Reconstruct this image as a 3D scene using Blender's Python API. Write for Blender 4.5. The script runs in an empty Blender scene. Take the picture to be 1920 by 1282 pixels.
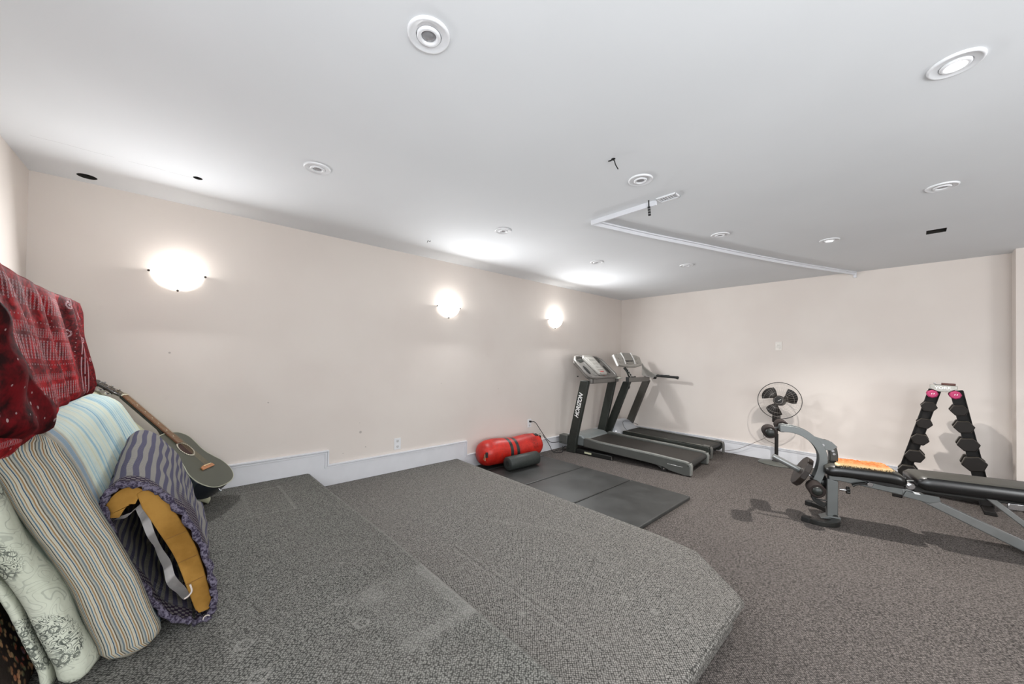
import bpy, bmesh, math, random
from mathutils import Vector, Matrix, Euler
random.seed(7)
PI = math.pi
C = bpy.context.scene.collection
scene = bpy.context.scene

# ------------------------------------------------------------------ camera
CAM_H = 1.3421
F_PX = 681.76
Fd = Vector((0.67469934, 0.73800032, 0.01167633))
Rd = Vector((0.73787769, -0.6748002, 0.01346118))
Ud = Vector((-0.01781354, 0.00046654, 0.99984122))
cam_d = bpy.data.cameras.new('camera')
cam = bpy.data.objects.new('camera', cam_d)
C.objects.link(cam)
m = Matrix((Rd, Ud, -Fd)).transposed().to_4x4()
m.translation = Vector((0, 0, CAM_H))
cam.matrix_world = m
cam_d.sensor_width = 36.0
cam_d.lens = 36.0 * F_PX / 1920.0
cam_d.shift_y = (664.1 - 641.0) / 1920.0
cam_d.clip_start = 0.02
scene.camera = cam

# ------------------------------------------------------------------ world, exposure
world = bpy.data.worlds.new('world')
scene.world = world
world.use_nodes = True
bg = world.node_tree.nodes['Background']
bg.inputs[0].default_value = (0.93, 0.96, 1.0, 1)
bg.inputs[1].default_value = 1.5
vs = scene.view_settings
vs.view_transform = 'Standard'
vs.look = 'None'
vs.gamma = 1.0
vs.exposure = 1.08
vs.use_curve_mapping = False

# light levels of the room's lamps and of the added fill
LEVEL_SCONCE = 2.3
LEVEL_SCONCE_FRONT = 12.0
LEVEL_DOWN_FRONT = 26.0
LEVEL_DOWN_BACK = 115.0
LEVEL_FILL = 60.0


def lamp(name, loc, power, radius=0.04, color=(1, 0.96, 0.9), kind='POINT', rot=(0, 0, 0), spot=None, blend=0.5):
    l = bpy.data.lights.new(name, kind)
    l.energy = power
    l.color = color
    if kind == 'AREA':
        l.shape = 'DISK'
        l.size = radius
    else:
        l.shadow_soft_size = radius
    if spot:
        l.spot_size = spot
        l.spot_blend = blend
    o = bpy.data.objects.new(name, l)
    C.objects.link(o)
    o.location = loc
    o.rotation_euler = rot
    return o


# unseen soft fill lights added behind the camera to brighten the room
lamp('fill_lamp', (-.30, -1.35, 1.30), LEVEL_FILL, .45, (.93, .97, 1.0))
lamp('fill_lamp', (2.0, -3.0, 1.20), LEVEL_FILL * .95, .45, (.93, .97, 1.0))
lamp('fill_uplight', (-.1, -1.9, .9), LEVEL_FILL * .30, .9, (.93, .97, 1.0), 'AREA', (PI, 0, 0))


# ------------------------------------------------------------------ dimensions
WY = 3.592       # long wall with the sconces
WX = 6.003       # end wall behind the treadmills
LX = -0.692      # left wall
CZ = 2.442       # ceiling
ZM = 0.1624      # middle platform
ZU = 0.3069      # upper platform
JOGY = -0.675
JOGX = 5.80
REAR = -3.6


# ------------------------------------------------------------------ node maths
class S:
    """A scalar socket with operators, for writing patterns as formulas."""
    def __init__(s, nt, sock):
        s.nt, s.k = nt, sock

    def _m(s, op, *a, clamp=False):
        n = s.nt.nodes.new('ShaderNodeMath')
        n.operation = op
        n.use_clamp = clamp
        for i, v in enumerate((s,) + a):
            if isinstance(v, S):
                s.nt.links.new(v.k, n.inputs[i])
            else:
                n.inputs[i].default_value = v
        return S(s.nt, n.outputs[0])

    def __add__(s, o): return s._m('ADD', o)
    def __radd__(s, o): return s._m('ADD', o)
    def __sub__(s, o): return s._m('SUBTRACT', o)
    def __rsub__(s, o): return (s * -1.0) + o
    def __mul__(s, o): return s._m('MULTIPLY', o)
    def __rmul__(s, o): return s._m('MULTIPLY', o)
    def __truediv__(s, o): return s._m('DIVIDE', o)
    def sin(s): return s._m('SINE')
    def abs(s): return s._m('ABSOLUTE')
    def fract(s): return s._m('FRACT')
    def floor(s): return s._m('FLOOR')
    def sqrt(s): return s._m('SQRT')
    def lt(s, o): return s._m('LESS_THAN', o)
    def gt(s, o): return s._m('GREATER_THAN', o)
    def mx(s, o): return s._m('MAXIMUM', o)
    def mn(s, o): return s._m('MINIMUM', o)
    def pw(s, o): return s._m('POWER', o)
    def cl(s): return s._m('ADD', 0.0, clamp=True)

    def step(s, a, b):
        """smooth 0..1 between a and b"""
        n = s.nt.nodes.new('ShaderNodeMapRange')
        n.interpolation_type = 'SMOOTHSTEP'
        s.nt.links.new(s.k, n.inputs['Value'])
        n.inputs['From Min'].default_value = min(a, b)
        n.inputs['From Max'].default_value = max(a, b)
        n.inputs['To Min'].default_value = 0.0 if a < b else 1.0
        n.inputs['To Max'].default_value = 1.0 if a < b else 0.0
        return S(s.nt, n.outputs['Result'])


class M:
    def __init__(s, name, color=(0.8, 0.8, 0.8), rough=0.5, metal=0.0, spec=0.5):
        s.m = bpy.data.materials.new(name)
        s.m.use_nodes = True
        s.nt = s.m.node_tree
        s.b = s.nt.nodes['Principled BSDF']
        s.b.inputs['Base Color'].default_value = (*color, 1)
        s.b.inputs['Roughness'].default_value = rough
        s.b.inputs['Metallic'].default_value = metal
        s.b.inputs['Specular IOR Level'].default_value = spec
        s.col = color
        s.cs = None

    def coords(s, kind='Object'):
        tc = s.nt.nodes.new('ShaderNodeTexCoord')
        return tc.outputs[kind]

    def world_pos(s):
        g = s.nt.nodes.new('ShaderNodeNewGeometry')
        return g.outputs['Position']

    def xyz(s, vec):
        n = s.nt.nodes.new('ShaderNodeSeparateXYZ')
        s.nt.links.new(vec, n.inputs[0])
        return [S(s.nt, n.outputs[i]) for i in range(3)]

    def comb(s, x, y, z=0.0):
        n = s.nt.nodes.new('ShaderNodeCombineXYZ')
        for i, v in enumerate((x, y, z)):
            if isinstance(v, S):
                s.nt.links.new(v.k, n.inputs[i])
            else:
                n.inputs[i].default_value = v
        return n.outputs[0]

    def noise(s, vec, scale, detail=2.0, rough=0.5, dist=0.0):
        n = s.nt.nodes.new('ShaderNodeTexNoise')
        n.inputs['Scale'].default_value = scale
        n.inputs['Detail'].default_value = detail
        n.inputs['Roughness'].default_value = rough
        n.inputs['Distortion'].default_value = dist
        if vec is not None:
            s.nt.links.new(vec, n.inputs['Vector'])
        return S(s.nt, n.outputs['Fac'])

    def voronoi(s, vec, scale, feature='F1', out='Distance', rnd=1.0):
        n = s.nt.nodes.new('ShaderNodeTexVoronoi')
        n.feature = feature
        n.inputs['Scale'].default_value = scale
        n.inputs['Randomness'].default_value = rnd
        s.nt.links.new(vec, n.inputs['Vector'])
        return n.outputs[out] if out == 'Color' else S(s.nt, n.outputs[out])

    def mixc(s, fac, a, b, mode='MIX'):
        n = s.nt.nodes.new('ShaderNodeMix')
        n.data_type = 'RGBA'
        n.blend_type = mode
        if isinstance(fac, S):
            s.nt.links.new(fac.k, n.inputs[0])
        else:
            n.inputs[0].default_value = fac
        for i, v in ((6, a), (7, b)):
            if isinstance(v, tuple):
                n.inputs[i].default_value = (*v, 1)
            else:
                s.nt.links.new(v, n.inputs[i])
        return n.outputs[2]

    def ramp(s, fac, stops, interp='LINEAR'):
        n = s.nt.nodes.new('ShaderNodeValToRGB')
        cr = n.color_ramp
        cr.interpolation = interp
        while len(cr.elements) > 1:
            cr.elements.remove(cr.elements[-1])
        cr.elements[0].position = stops[0][0]
        cr.elements[0].color = (*stops[0][1], 1)
        for p, c in stops[1:]:
            e = cr.elements.new(p)
            e.color = (*c, 1)
        s.nt.links.new(fac.k, n.inputs[0])
        return n.outputs[0]

    def base(s, sock):
        s.nt.links.new(sock, s.b.inputs['Base Color'])
        return s

    def rough(s, sc):
        s.nt.links.new(sc.k, s.b.inputs['Roughness'])
        return s

    def bump(s, h, strength=0.5, dist=0.01):
        n = s.nt.nodes.new('ShaderNodeBump')
        n.inputs['Strength'].default_value = strength
        n.inputs['Distance'].default_value = dist
        s.nt.links.new(h.k, n.inputs['Height'])
        s.nt.links.new(n.outputs[0], s.b.inputs['Normal'])
        return s


def lin(r, g, b):
    """display rgb 0-255 to linear"""
    def f(v):
        v /= 255.0
        return v / 12.92 if v <= 0.04045 else ((v + 0.055) / 1.055) ** 2.4
    return (f(r), f(g), f(b))


def plain(name, rgb, rough=0.5, metal=0.0, spec=0.5, var=0.06, scale=30.0, bump=0.0):
    mm = M(name, lin(*rgb), rough, metal, spec)
    v = mm.coords()
    n = mm.noise(v, scale, 3.0)
    c = lin(*rgb)
    lo = tuple(x * (1 - var) for x in c)
    hi = tuple(min(1, x * (1 + var)) for x in c)
    mm.base(mm.mixc(n.step(0.3, 0.7), lo, hi))
    if bump:
        mm.bump(n, bump, 0.003)
    return mm.m


# ------------------------------------------------------------------ mesh helpers
def bm_new():
    return bmesh.new()


def box(bm, c, s, rot=None):
    mt = Matrix.Translation(c)
    if rot is not None:
        mt = mt @ (rot.to_matrix().to_4x4() if isinstance(rot, Euler) else rot.to_4x4())
    mt = mt @ Matrix.Diagonal((s[0], s[1], s[2], 1))
    return bmesh.ops.create_cube(bm, size=1.0, matrix=mt)['verts']


def frame_to(d):
    d = Vector(d).normalized()
    return d.to_track_quat('Z', 'Y').to_matrix().to_4x4()


def cyl(bm, p0, p1, r0, r1=None, seg=24, caps=True):
    p0, p1 = Vector(p0), Vector(p1)
    r1 = r0 if r1 is None else r1
    mt = Matrix.Translation((p0 + p1) / 2) @ frame_to(p1 - p0)
    bmesh.ops.create_cone(bm, cap_ends=caps, segments=seg, radius1=r0, radius2=r1, depth=(p1 - p0).length, matrix=mt)


def smooth_path(pts, n=6):
    """Catmull-Rom through points"""
    P = [Vector(p) for p in pts]
    if len(P) < 3:
        return P
    P = [P[0] * 2 - P[1]] + P + [P[-1] * 2 - P[-2]]
    out = []
    for i in range(1, len(P) - 2):
        for k in range(n):
            t = k / n
            a, b, c, d = P[i - 1], P[i], P[i + 1], P[i + 2]
            out.append(0.5 * ((2 * b) + (c - a) * t + (2 * a - 5 * b + 4 * c - d) * t * t + (3 * b - a - 3 * c + d) * t ** 3))
    out.append(P[-2])
    return out


def tube(bm, pts, r, seg=10, closed=False, flat=None, up=None, caps=True):
    """sweep a circle (or a flat w x h rectangle if flat given) along a path"""
    P = [Vector(p) for p in pts]
    n = len(P)
    rings = []
    prev = None
    for i, p in enumerate(P):
        if closed:
            t = (P[(i + 1) % n] - P[i - 1])
        else:
            t = P[min(i + 1, n - 1)] - P[max(i - 1, 0)]
        t.normalize()
        if up is not None:
            u = Vector(up) - t * t.dot(Vector(up))
        elif prev is None:
            u = t.orthogonal()
        else:
            u = prev - t * t.dot(prev)
        u.normalize()
        prev = u
        w = t.cross(u)
        rr = r[i] if isinstance(r, (list, tuple)) else r
        ring = []
        if flat:
            a, b = flat[0] / 2, flat[1] / 2
            for x, y in ((-a, -b), (a, -b), (a, b), (-a, b)):
                ring.append(bm.verts.new(p + u * x + w * y))
        else:
            for k in range(seg):
                an = 2 * PI * k / seg
                ring.append(bm.verts.new(p + (u * math.cos(an) + w * math.sin(an)) * rr))
        rings.append(ring)
    m_ = len(rings[0])
    for i in range(n if closed else n - 1):
        a, b = rings[i], rings[(i + 1) % n]
        for k in range(m_):
            bm.faces.new((a[k], a[(k + 1) % m_], b[(k + 1) % m_], b[k]))
    if caps and not closed:
        bm.faces.new(rings[0][::-1])
        bm.faces.new(rings[-1])


def lathe(bm, prof, origin=(0, 0, 0), axis=(0, 0, 1), seg=32, sx=1.0, sy=1.0):
    mt = Matrix.Translation(origin) @ frame_to(axis)
    rings = []
    for r, z in prof:
        if r < 1e-6:
            rings.append([bm.verts.new(mt @ Vector((0, 0, z)))])
        else:
            rings.append([bm.verts.new(mt @ Vector((sx * r * math.cos(2 * PI * k / seg), sy * r * math.sin(2 * PI * k / seg), z))) for k in range(seg)])
    for a, b in zip(rings, rings[1:]):
        for k in range(seg):
            k2 = (k + 1) % seg
            if len(a) == 1 and len(b) == 1:
                continue
            if len(a) == 1:
                bm.faces.new((a[0], b[k2], b[k]))
            elif len(b) == 1:
                bm.faces.new((a[k], a[k2], b[0]))
            else:
                bm.faces.new((a[k], a[k2], b[k2], b[k]))


def prism(bm, pts, mapf, d0, d1):
    """polygon (2-D pts) extruded from d0 to d1; mapf(a,b,d)->xyz"""
    A = [bm.verts.new(mapf(a, b, d0)) for a, b in pts]
    B = [bm.verts.new(mapf(a, b, d1)) for a, b in pts]
    n = len(pts)
    bm.faces.new(A)
    bm.faces.new(B[::-1])
    for k in range(n):
        bm.faces.new((A[k], B[k], B[(k + 1) % n], A[(k + 1) % n]))


YZ = lambda a, b, d: (d, a, b)      # a=y, b=z, depth x
XZ = lambda a, b, d: (a, d, b)
XY = lambda a, b, d: (a, b, d)


def obj(name, bm, mat, parent=None, smooth=35, bevel=0.0, seg=2, sub=0):
    bmesh.ops.recalc_face_normals(bm, faces=bm.faces)
    me = bpy.data.meshes.new(name)
    bm.to_mesh(me)
    bm.free()
    if smooth:
        me.polygons.foreach_set('use_smooth', [True] * len(me.polygons))
        me.set_sharp_from_angle(angle=math.radians(smooth))
    mats = mat if isinstance(mat, (list, tuple)) else [mat]
    for mm in mats:
        me.materials.append(mm)
    o = bpy.data.objects.new(name, me)
    C.objects.link(o)
    if parent is not None:
        o.parent = parent
    if bevel:
        b = o.modifiers.new('bevel', 'BEVEL')
        b.width = bevel
        b.segments = seg
        b.limit_method = 'ANGLE'
        b.angle_limit = math.radians(40)
    if sub:
        s_ = o.modifiers.new('sub', 'SUBSURF')
        s_.levels = sub
        s_.render_levels = sub
    return o


def tag(o, label, cat, group=None, kind=None):
    o['label'] = label
    o['category'] = cat
    if group:
        o['group'] = group
    if kind:
        o['kind'] = kind
    return o


def thing(name, label, cat, loc=(0, 0, 0), rz=0.0, group=None):
    o = bpy.data.objects.new(name, None)
    o.empty_display_size = 0.05
    C.objects.link(o)
    o.location = loc
    o.rotation_euler = (0, 0, rz)
    return tag(o, label, cat, group)


def struct(name, bm, mat, bevel=0.0, smooth=30):
    o = obj(name, bm, mat, None, smooth, bevel)
    o['kind'] = 'structure'
    return o


def dup(root, loc=None, label=None):
    r = root.copy()
    C.objects.link(r)
    if loc is not None:
        r.location = loc
    if label:
        r['label'] = label
    for ch in list(root.children):
        c = ch.copy()
        C.objects.link(c)
        c.parent = r
        for g in list(ch.children):
            d = g.copy()
            C.objects.link(d)
            d.parent = c
    return r


def text_mesh(name, body, size, extrude, mat, parent, matrix, shear=0.0, spacing=1.0, sx=1.0, bold=0.0):
    cu = bpy.data.curves.new(name, 'FONT')
    cu.body = body
    cu.size = size
    cu.extrude = extrude
    cu.shear = shear
    cu.offset = bold
    cu.space_character = spacing
    cu.align_x = 'CENTER'
    cu.align_y = 'CENTER'
    to = bpy.data.objects.new(name + '_src', cu)
    C.objects.link(to)
    bpy.context.view_layer.update()
    me = bpy.data.meshes.new_from_object(to)
    bpy.data.objects.remove(to)
    bpy.data.curves.remove(cu)
    me.transform(Matrix.Diagonal((sx, 1, 1, 1)))
    me.materials.append(mat)
    o = bpy.data.objects.new(name, me)
    C.objects.link(o)
    o.parent = parent
    o.matrix_local = matrix
    return o


# ------------------------------------------------------------------ materials of the room
def wall_material():
    mm = M('painted_wall', (0.7, 0.66, 0.62), 0.75, 0, 0.25)
    p = mm.world_pos()
    big = mm.noise(p, 1.3, 3.0)
    fine = mm.noise(p, 9.0, 4.0, 0.6)
    c = mm.mixc(big.step(0.3, 0.7), lin(214, 205, 198), lin(219, 211, 204))
    c = mm.mixc((fine.step(0.66, 0.8) * 0.10), c, lin(190, 180, 172))
    x, y, z = mm.xyz(p)
    north = y.gt(3.58)
    for cx, cz, r in ((-.053, 1.351, .010), (1.308, .609, .016), (1.36, .46, .007), (1.15, .43, .006), (1.30, .70, .005), (.55, .95, .006), (-.40, 1.0, .006), (3.05, .95, .006), (2.2, 1.05, .005)):
        d = ((x - cx) * (x - cx) + (z - cz) * (z - cz)).sqrt() + (fine - .5) * .01
        c = mm.mixc(d.step(r, r * .5) * north * .5, c, lin(120, 112, 106))
    mm.base(c)
    mm.bump(mm.noise(p, 220.0, 2.0), 0.05, 0.002)
    return mm.m


def ceiling_material():
    mm = M('painted_ceiling', (0.8, 0.8, 0.8), 0.85, 0, 0.2)
    p = mm.world_pos()
    x, y, z = mm.xyz(p)
    c = mm.mixc(mm.noise(p, 0.9, 3.0).step(0.3, 0.7), lin(217, 219, 221), lin(222, 224, 226))
    # hairline crack running parallel to the long wall
    wob = mm.noise(p, 6.0, 2.0) * 0.03
    cr = ((y - 3.03 + wob).abs().lt(0.0012)) * (x.gt(-0.58)) * (x.lt(0.04)) * (mm.noise(p, 12.0, 1.0).gt(0.42))
    c = mm.mixc(cr * 0.55, c, lin(140, 140, 140))
    # faint radial smudges round the small ceiling hole
    mm.base(c)
    mm.bump(mm.noise(p, 160.0, 2.0), 0.04, 0.002)
    return mm.m


def carpet_material(name, marks, lo=(66, 66, 63), hi=(143, 142, 136), rnd=.62, turn=True, con=.5, freq=128.0):
    """short looped pile; marks = list of worn or pressed patches, plus lighter or darker edge strips, with a shape of their own"""
    mm = M(name, (0.13, 0.13, 0.12), 0.95, 0, 0.12)
    p = mm.world_pos()
    x, y, z = mm.xyz(p)
    w = mm.noise(p, 25.0, 2.0)
    wv = (w - 0.5) * 0.006
    if turn:
        cell_p = mm.comb((x + y) * .7071 + wv, (x - y) * .7071 + wv, z)
    else:
        cell_p = mm.comb(x + wv, y * .85 + wv, z)
    vd = mm.voronoi(cell_p, freq, 'F1', rnd=rnd)
    loops = 1.0 - vd * 2.1
    fine = mm.noise(p, 330.0, 2.0, 0.7)
    mid = mm.noise(p, 60.0, 3.0, 0.6)
    big = mm.noise(p, 1.6, 3.0)
    h = loops * 0.5 + 0.5
    v = (h * 0.70 + fine * 0.25 + mid * 0.40).step(0.45, 1.15)
    lo = tuple(q * (1 - .28 * con) for q in lo)
    hi = tuple(q * (1 + .16 * con) for q in hi)
    c = mm.mixc(v, lin(*lo), lin(*hi))
    c = mm.mixc(big.step(0.35, 0.7) * 0.18, c, lin(104, 98, 94))
    edge = mm.noise(p, 45.0, 2.0)
    tot = None
    for mk in marks:
        kind = mk[0]
        if kind == 'ring':
            _, cx, cy, r, wd, st = mk
            d = ((x - cx) * (x - cx) + (y - cy) * (y - cy)).sqrt() + (edge - 0.5) * 0.02
            s_ = (d - r).abs().step(wd, wd * 0.4) + d.step(r * 0.35, r * 0.1) * 0.6
        elif kind == 'disc':
            _, cx, cy, r, wd, st = mk
            d = ((x - cx) * (x - cx) + (y - cy) * (y - cy)).sqrt() + (edge - 0.5) * 0.03
            s_ = d.step(r, r * 0.5)
        elif kind == 'rect':
            _, x0, x1, y0, y1, st = mk
            e = (edge - 0.5) * 0.03
            s_ = (x + e).step(x0 - .012, x0 + .012) * (x + e).step(x1 + .012, x1 - .012) * (y + e).step(y0 - .012, y0 + .012) * (y + e).step(y1 + .012, y1 - .012)
        elif kind == 'line':
            _, ax, ay, bx, by, wd, st = mk
            dx, dy = bx - ax, by - ay
            L = math.hypot(dx, dy)
            ux, uy = dx / L, dy / L
            t = (x - ax) * ux + (y - ay) * uy
            dd = ((x - ax) * (-uy) + (y - ay) * ux + (mid - 0.5) * 0.02).abs()
            s_ = dd.step(wd, wd * 0.3) * t.gt(0.0) * t.lt(L)
        s_ = s_ * st
        tot = s_ if tot is None else tot + s_
    if tot is not None:
        pos = tot.mx(0.0).cl()
        neg = (tot * -1.0).mx(0.0).cl()
        c = mm.mixc(pos, c, lin(146, 144, 139))
        c = mm.mixc(neg, c, lin(40, 39, 37))
    mm.base(c)
    mm.bump(h * 0.8 + fine * 0.5, 0.55, 0.005)
    return mm.m


wall_m = wall_material()
ceil_m = ceiling_material()
trim_m = plain('white_trim_paint', (218, 219, 223), 0.45, 0, 0.4, 0.02, 8)
carpet_upper = carpet_material('carpet_upper', [
    ('ring', .52, 1.623, .021, .008, .35), ('ring', .54, 1.436, .024, .009, .4),
    ('ring', .189, 1.606, .024, .009, .4), ('ring', .209, 1.413, .027, .010, .4),
    ('rect', .60, .935, 1.20, 1.64, .10), ('rect', .865, .935, 1.20, 1.66, .22),
    ('rect', .60, .93, 1.18, 1.25, .16), ('rect', .56, .68, 1.52, 1.63, .18),
    ('line', .27, 3.36, .60, 3.36, .014, .25), ('line', .60, 3.38, .60, 2.80, .014, .25), ('line', .27, 2.86, .60, 2.82, .012, .22),
    ('line', .36, 2.90, .36, 3.32, .02, .14),
    ('line', .66, 3.20, .86, 3.18, .008, -.2), ('line', .80, 3.2, .84, 2.75, .01, -.18),
    ('disc', .66, 1.16, .016, 0, .3), ('disc', .55, 1.30, .013, 0, .3), ('disc', .30, 1.62, .02, 0, .18),
    ('disc', .50, 2.05, .014, 0, .2), ('disc', .62, 1.92, .014, 0, .22), ('disc', .26, 1.95, .018, 0, .2),
    ('line', .24, 1.84, .26, 1.76, .006, -.4), ('line', .20, 1.70, .21, 1.66, .006, -.4), ('line', .32, 1.90, .35, 1.86, .006, -.4), ('disc', .66, 2.6, .008, 0, -.4),
    ('line', .865, 3.55, .880, 3.0, .022, .30), ('line', .878, 3.0, .916, 2.0, .022, .32), ('line', .916, 2.0, .930, .4, .022, .34)])  # lighter strips along the edge of the upper platform
carpet_mid = carpet_material('carpet_middle', [
    ('rect', .93, .975, .5, 3.5, -.22), ('line', 1.27, 1.93, 1.27, .85, .007, .22), ('line', 1.31, 1.93, 1.31, .85, .007, .2), ('line', 1.29, 1.93, 1.29, .75, .004, -.35),  # the rect is a darker strip along the foot of the upper step
    ('disc', 1.632, 1.117, .02, 0, .3), ('disc', 1.645, .954, .024, 0, .35), ('disc', 1.669, .807, .024, 0, .35), ('disc', 1.845, .799, .016, 0, .3),
    ('disc', 1.194, 1.209, .025, 0, .35), ('disc', 1.19, 1.70, .024, 0, .25), ('disc', 1.22, 3.0, .04, 0, .15),
    ('line', 1.72, 2.05, 1.76, 1.90, .01, .3), ('line', 1.75, 2.0, 1.80, 1.88, .008, .25),
    ('line', 1.35, 2.05, 1.42, 1.98, .006, .3), ('line', 1.70, 1.20, 1.82, 1.25, .006, -.35),
    ('line', 1.78, 2.0, 2.02, 1.50, .03, .10), ('line', 2.02, 1.52, 1.82, 1.1, .03, .06),
    ('rect', 2.38, 2.44, 0.9, 3.5, .12)], (68, 67, 64), (143, 140, 135), .40, True, 1.0, 112.0)
carpet_low = carpet_material('carpet_floor', [
    ('line', 2.9, 1.25, 5.9, 1.22, .006, -.22)], (57, 54, 52), (123, 116, 112), .40, True, 1.0, 112.0)

# ------------------------------------------------------------------ room shell
bm = bm_new()
box(bm, ((LX + 8.0) / 2, (WY + REAR) / 2, -0.05), (8.0 - LX + 0.2, WY - REAR + 0.2, 0.1))
struct('floor', bm, carpet_low)

# ceiling with the openings cut in it as real recesses: built as a slab with square cells left out
holes = [(-0.446, 3.467, .045, .045, 'r'), (0.065, 3.002, .024, .024, 'r'), (1.734, 1.096, .012, .012, 'r'), (4.60, -0.148, .065, .055, 's')]


def ceiling_slab():
    bm = bm_new()
    xs = sorted({LX - .1, 8.1} | {h[0] - h[2] for h in holes} | {h[0] + h[2] for h in holes})
    ys = sorted({REAR - .1, WY + .1} | {h[1] - h[3] for h in holes} | {h[1] + h[3] for h in holes})
    grid = {}
    def V(i, j, k):
        key = (i, j, k)
        if key not in grid:
            grid[key] = bm.verts.new((xs[i], ys[j], CZ + (0.0 if k == 0 else 0.1)))
        return grid[key]
    for i in range(len(xs) - 1):
        for j in range(len(ys) - 1):
            cx, cy = (xs[i] + xs[i + 1]) / 2, (ys[j] + ys[j + 1]) / 2
            hole = [h for h in holes if abs(cx - h[0]) < h[2] - 1e-4 and abs(cy - h[1]) < h[3] - 1e-4]
            if hole:
                h = hole[0]
                if h[4] == 'r' and abs((xs[i + 1] - xs[i]) - 2 * h[2]) < 1e-4:
                    # round opening inside the square cell
                    n = 24
                    lo = [bm.verts.new((h[0] + h[2] * .96 * math.cos(2 * PI * q / n), h[1] + h[3] * .96 * math.sin(2 * PI * q / n), CZ)) for q in range(n)]
                    up = [bm.verts.new((v.co.x, v.co.y, CZ + .1)) for v in lo]
                    sq = []
                    for q in range(n):
                        a = 2 * PI * q / n
                        s_ = 1 / max(abs(math.cos(a)), abs(math.sin(a)))
                        sq.append(bm.verts.new((h[0] + h[2] * s_ * math.cos(a), h[1] + h[3] * s_ * math.sin(a), CZ)))
                    for q in range(n):
                        r = (q + 1) % n
                        bm.faces.new((sq[q], sq[r], lo[r], lo[q]))
                        bm.faces.new((lo[q], lo[r], up[r], up[q]))
                else:
                    for (a, b) in (((i, j), (i + 1, j)), ((i + 1, j), (i + 1, j + 1)), ((i + 1, j + 1), (i, j + 1)), ((i, j + 1), (i, j))):
                        bm.faces.new((V(*a, 0), V(*b, 0), V(*b, 1), V(*a, 1)))
                continue
            bm.faces.new((V(i, j, 0), V(i, j + 1, 0), V(i + 1, j + 1, 0), V(i + 1, j, 0)))
    # top sheet
    z = CZ + .25
    q = [bm.verts.new((x, y, z)) for x, y in ((xs[0], ys[0]), (xs[-1], ys[0]), (xs[-1], ys[-1]), (xs[0], ys[-1]))]
    bm.faces.new(q)
    lo_ = [bm.verts.new((v.co.x, v.co.y, CZ)) for v in q]
    for a in range(4):
        b = (a + 1) % 4
        bm.faces.new((q[a], q[b], lo_[b], lo_[a]))
    return bm


bm = ceiling_slab()
me = bpy.data.meshes.new('ceiling')
bm.to_mesh(me)
bm.free()
me.materials.append(ceil_m)
me.materials.append(plain('plenum_shade', (40, 38, 34), .9))  # cavity faces coloured dark in place of the shade inside the openings
for f_ in me.polygons:
    if max(me.vertices[i].co.z for i in f_.vertices) > CZ + .05:
        f_.material_index = 1
ceiling = bpy.data.objects.new('ceiling', me)
C.objects.link(ceiling)
ceiling['kind'] = 'structure'

bm = bm_new()
box(bm, ((LX + WX) / 2, WY + .05, CZ / 2), (WX - LX + .2, .1, CZ))
struct('wall_north', bm, wall_m)
bm = bm_new()
box(bm, (LX - .05, (WY + 1.0) / 2, CZ / 2), (.1, WY - 1.0, CZ))
struct('wall_west', bm, wall_m)
bm = bm_new()
box(bm, ((LX + JOGX) / 2, REAR - .05, CZ / 2), (JOGX - LX + .8, .1, CZ))
struct('wall_south', bm, wall_m)
bm = bm_new()
prism(bm, [(WX, WY), (WX, JOGY), (JOGX, JOGY), (JOGX, REAR), (JOGX + .3, REAR), (JOGX + .3, JOGY + .1), (WX + .1, JOGY + .1), (WX + .1, WY)], XY, 0, CZ)
struct('wall_east', bm, wall_m)

# carpeted platforms with rounded nosing
bm = bm_new()
mid_pts = [(0.80, WY), (2.432, WY), (2.432, 1.12), (2.40, .885), (2.10, .552), (0.80, .552)]
prism(bm, mid_pts, XY, ZM - .050, ZM)
plat = struct('floor_middle_platform', bm, carpet_mid, 0.022, 60)
plat.modifiers['bevel'].segments = 4
bm = bm_new()
prism(bm, [(0.80, WY), (2.392, WY), (2.392, 1.13), (2.365, .905), (2.08, .60), (0.80, .60)], XY, 0, ZM - .049)
rs_ = obj('riser', bm, carpet_mid, plat, 30)
bm = bm_new()
prism(bm, [(LX, WY), (0.868, WY), (0.885, 3.0), (0.925, 2.0), (0.936, 0.4), (LX, 0.4)], XY, 0, ZU)
plat2 = struct('floor_upper_platform', bm, carpet_upper, 0.020, 60)

# baseboards: stepped board with a raised cap that follows the steps
T0, T1_, T2_ = .485, .354, .188
S0, S1 = 1.022, 2.556
bm = bm_new()
prism(bm, [(LX, 0), (WX, 0), (WX, T2_ - .03), (S1 - .028, T2_ - .03), (S1 - .028, T1_ - .03), (S0 - .028, T1_ - .03), (S0 - .028, T0 - .03), (LX, T0 - .03)], XZ, WY, WY - .014)
path_o = [(LX, T0), (S0, T0), (S0, T1_), (S1, T1_), (S1, T2_), (WX, T2_)]
def band(off0, off1, d, zz=0):
    # strip between two offsets below/left of the outline
    o = lambda off: [(LX, T0 - off), (S0 - off, T0 - off), (S0 - off, T1_ - off), (S1 - off, T1_ - off), (S1 - off, T2_ - off), (WX, T2_ - off)]
    a, b = o(off0), o(off1)
    for i in range(5):
        prism(bm, [a[i], a[i + 1], b[i + 1], b[i]], XZ, WY, WY - d)
band(0, .012, .028)
band(.012, .018, .018)
band(.018, .032, .022)
struct('baseboard_north', bm, trim_m, 0.002)
bm = bm_new()
for z0, z1, d in ((0, .156, .014), (.156, .170, .022), (.170, .176, .018), (.176, .188, .028)):
    box(bm, (WX - d / 2, (WY + JOGY) / 2, (z0 + z1) / 2), (d, WY - JOGY, z1 - z0))
    box(bm, (JOGX - d / 2, (JOGY + REAR) / 2 + .62 - .66, (z0 + z1) / 2), (.001, .02, z1 - z0))
struct('baseboard_east', bm, trim_m, 0.002)

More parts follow.
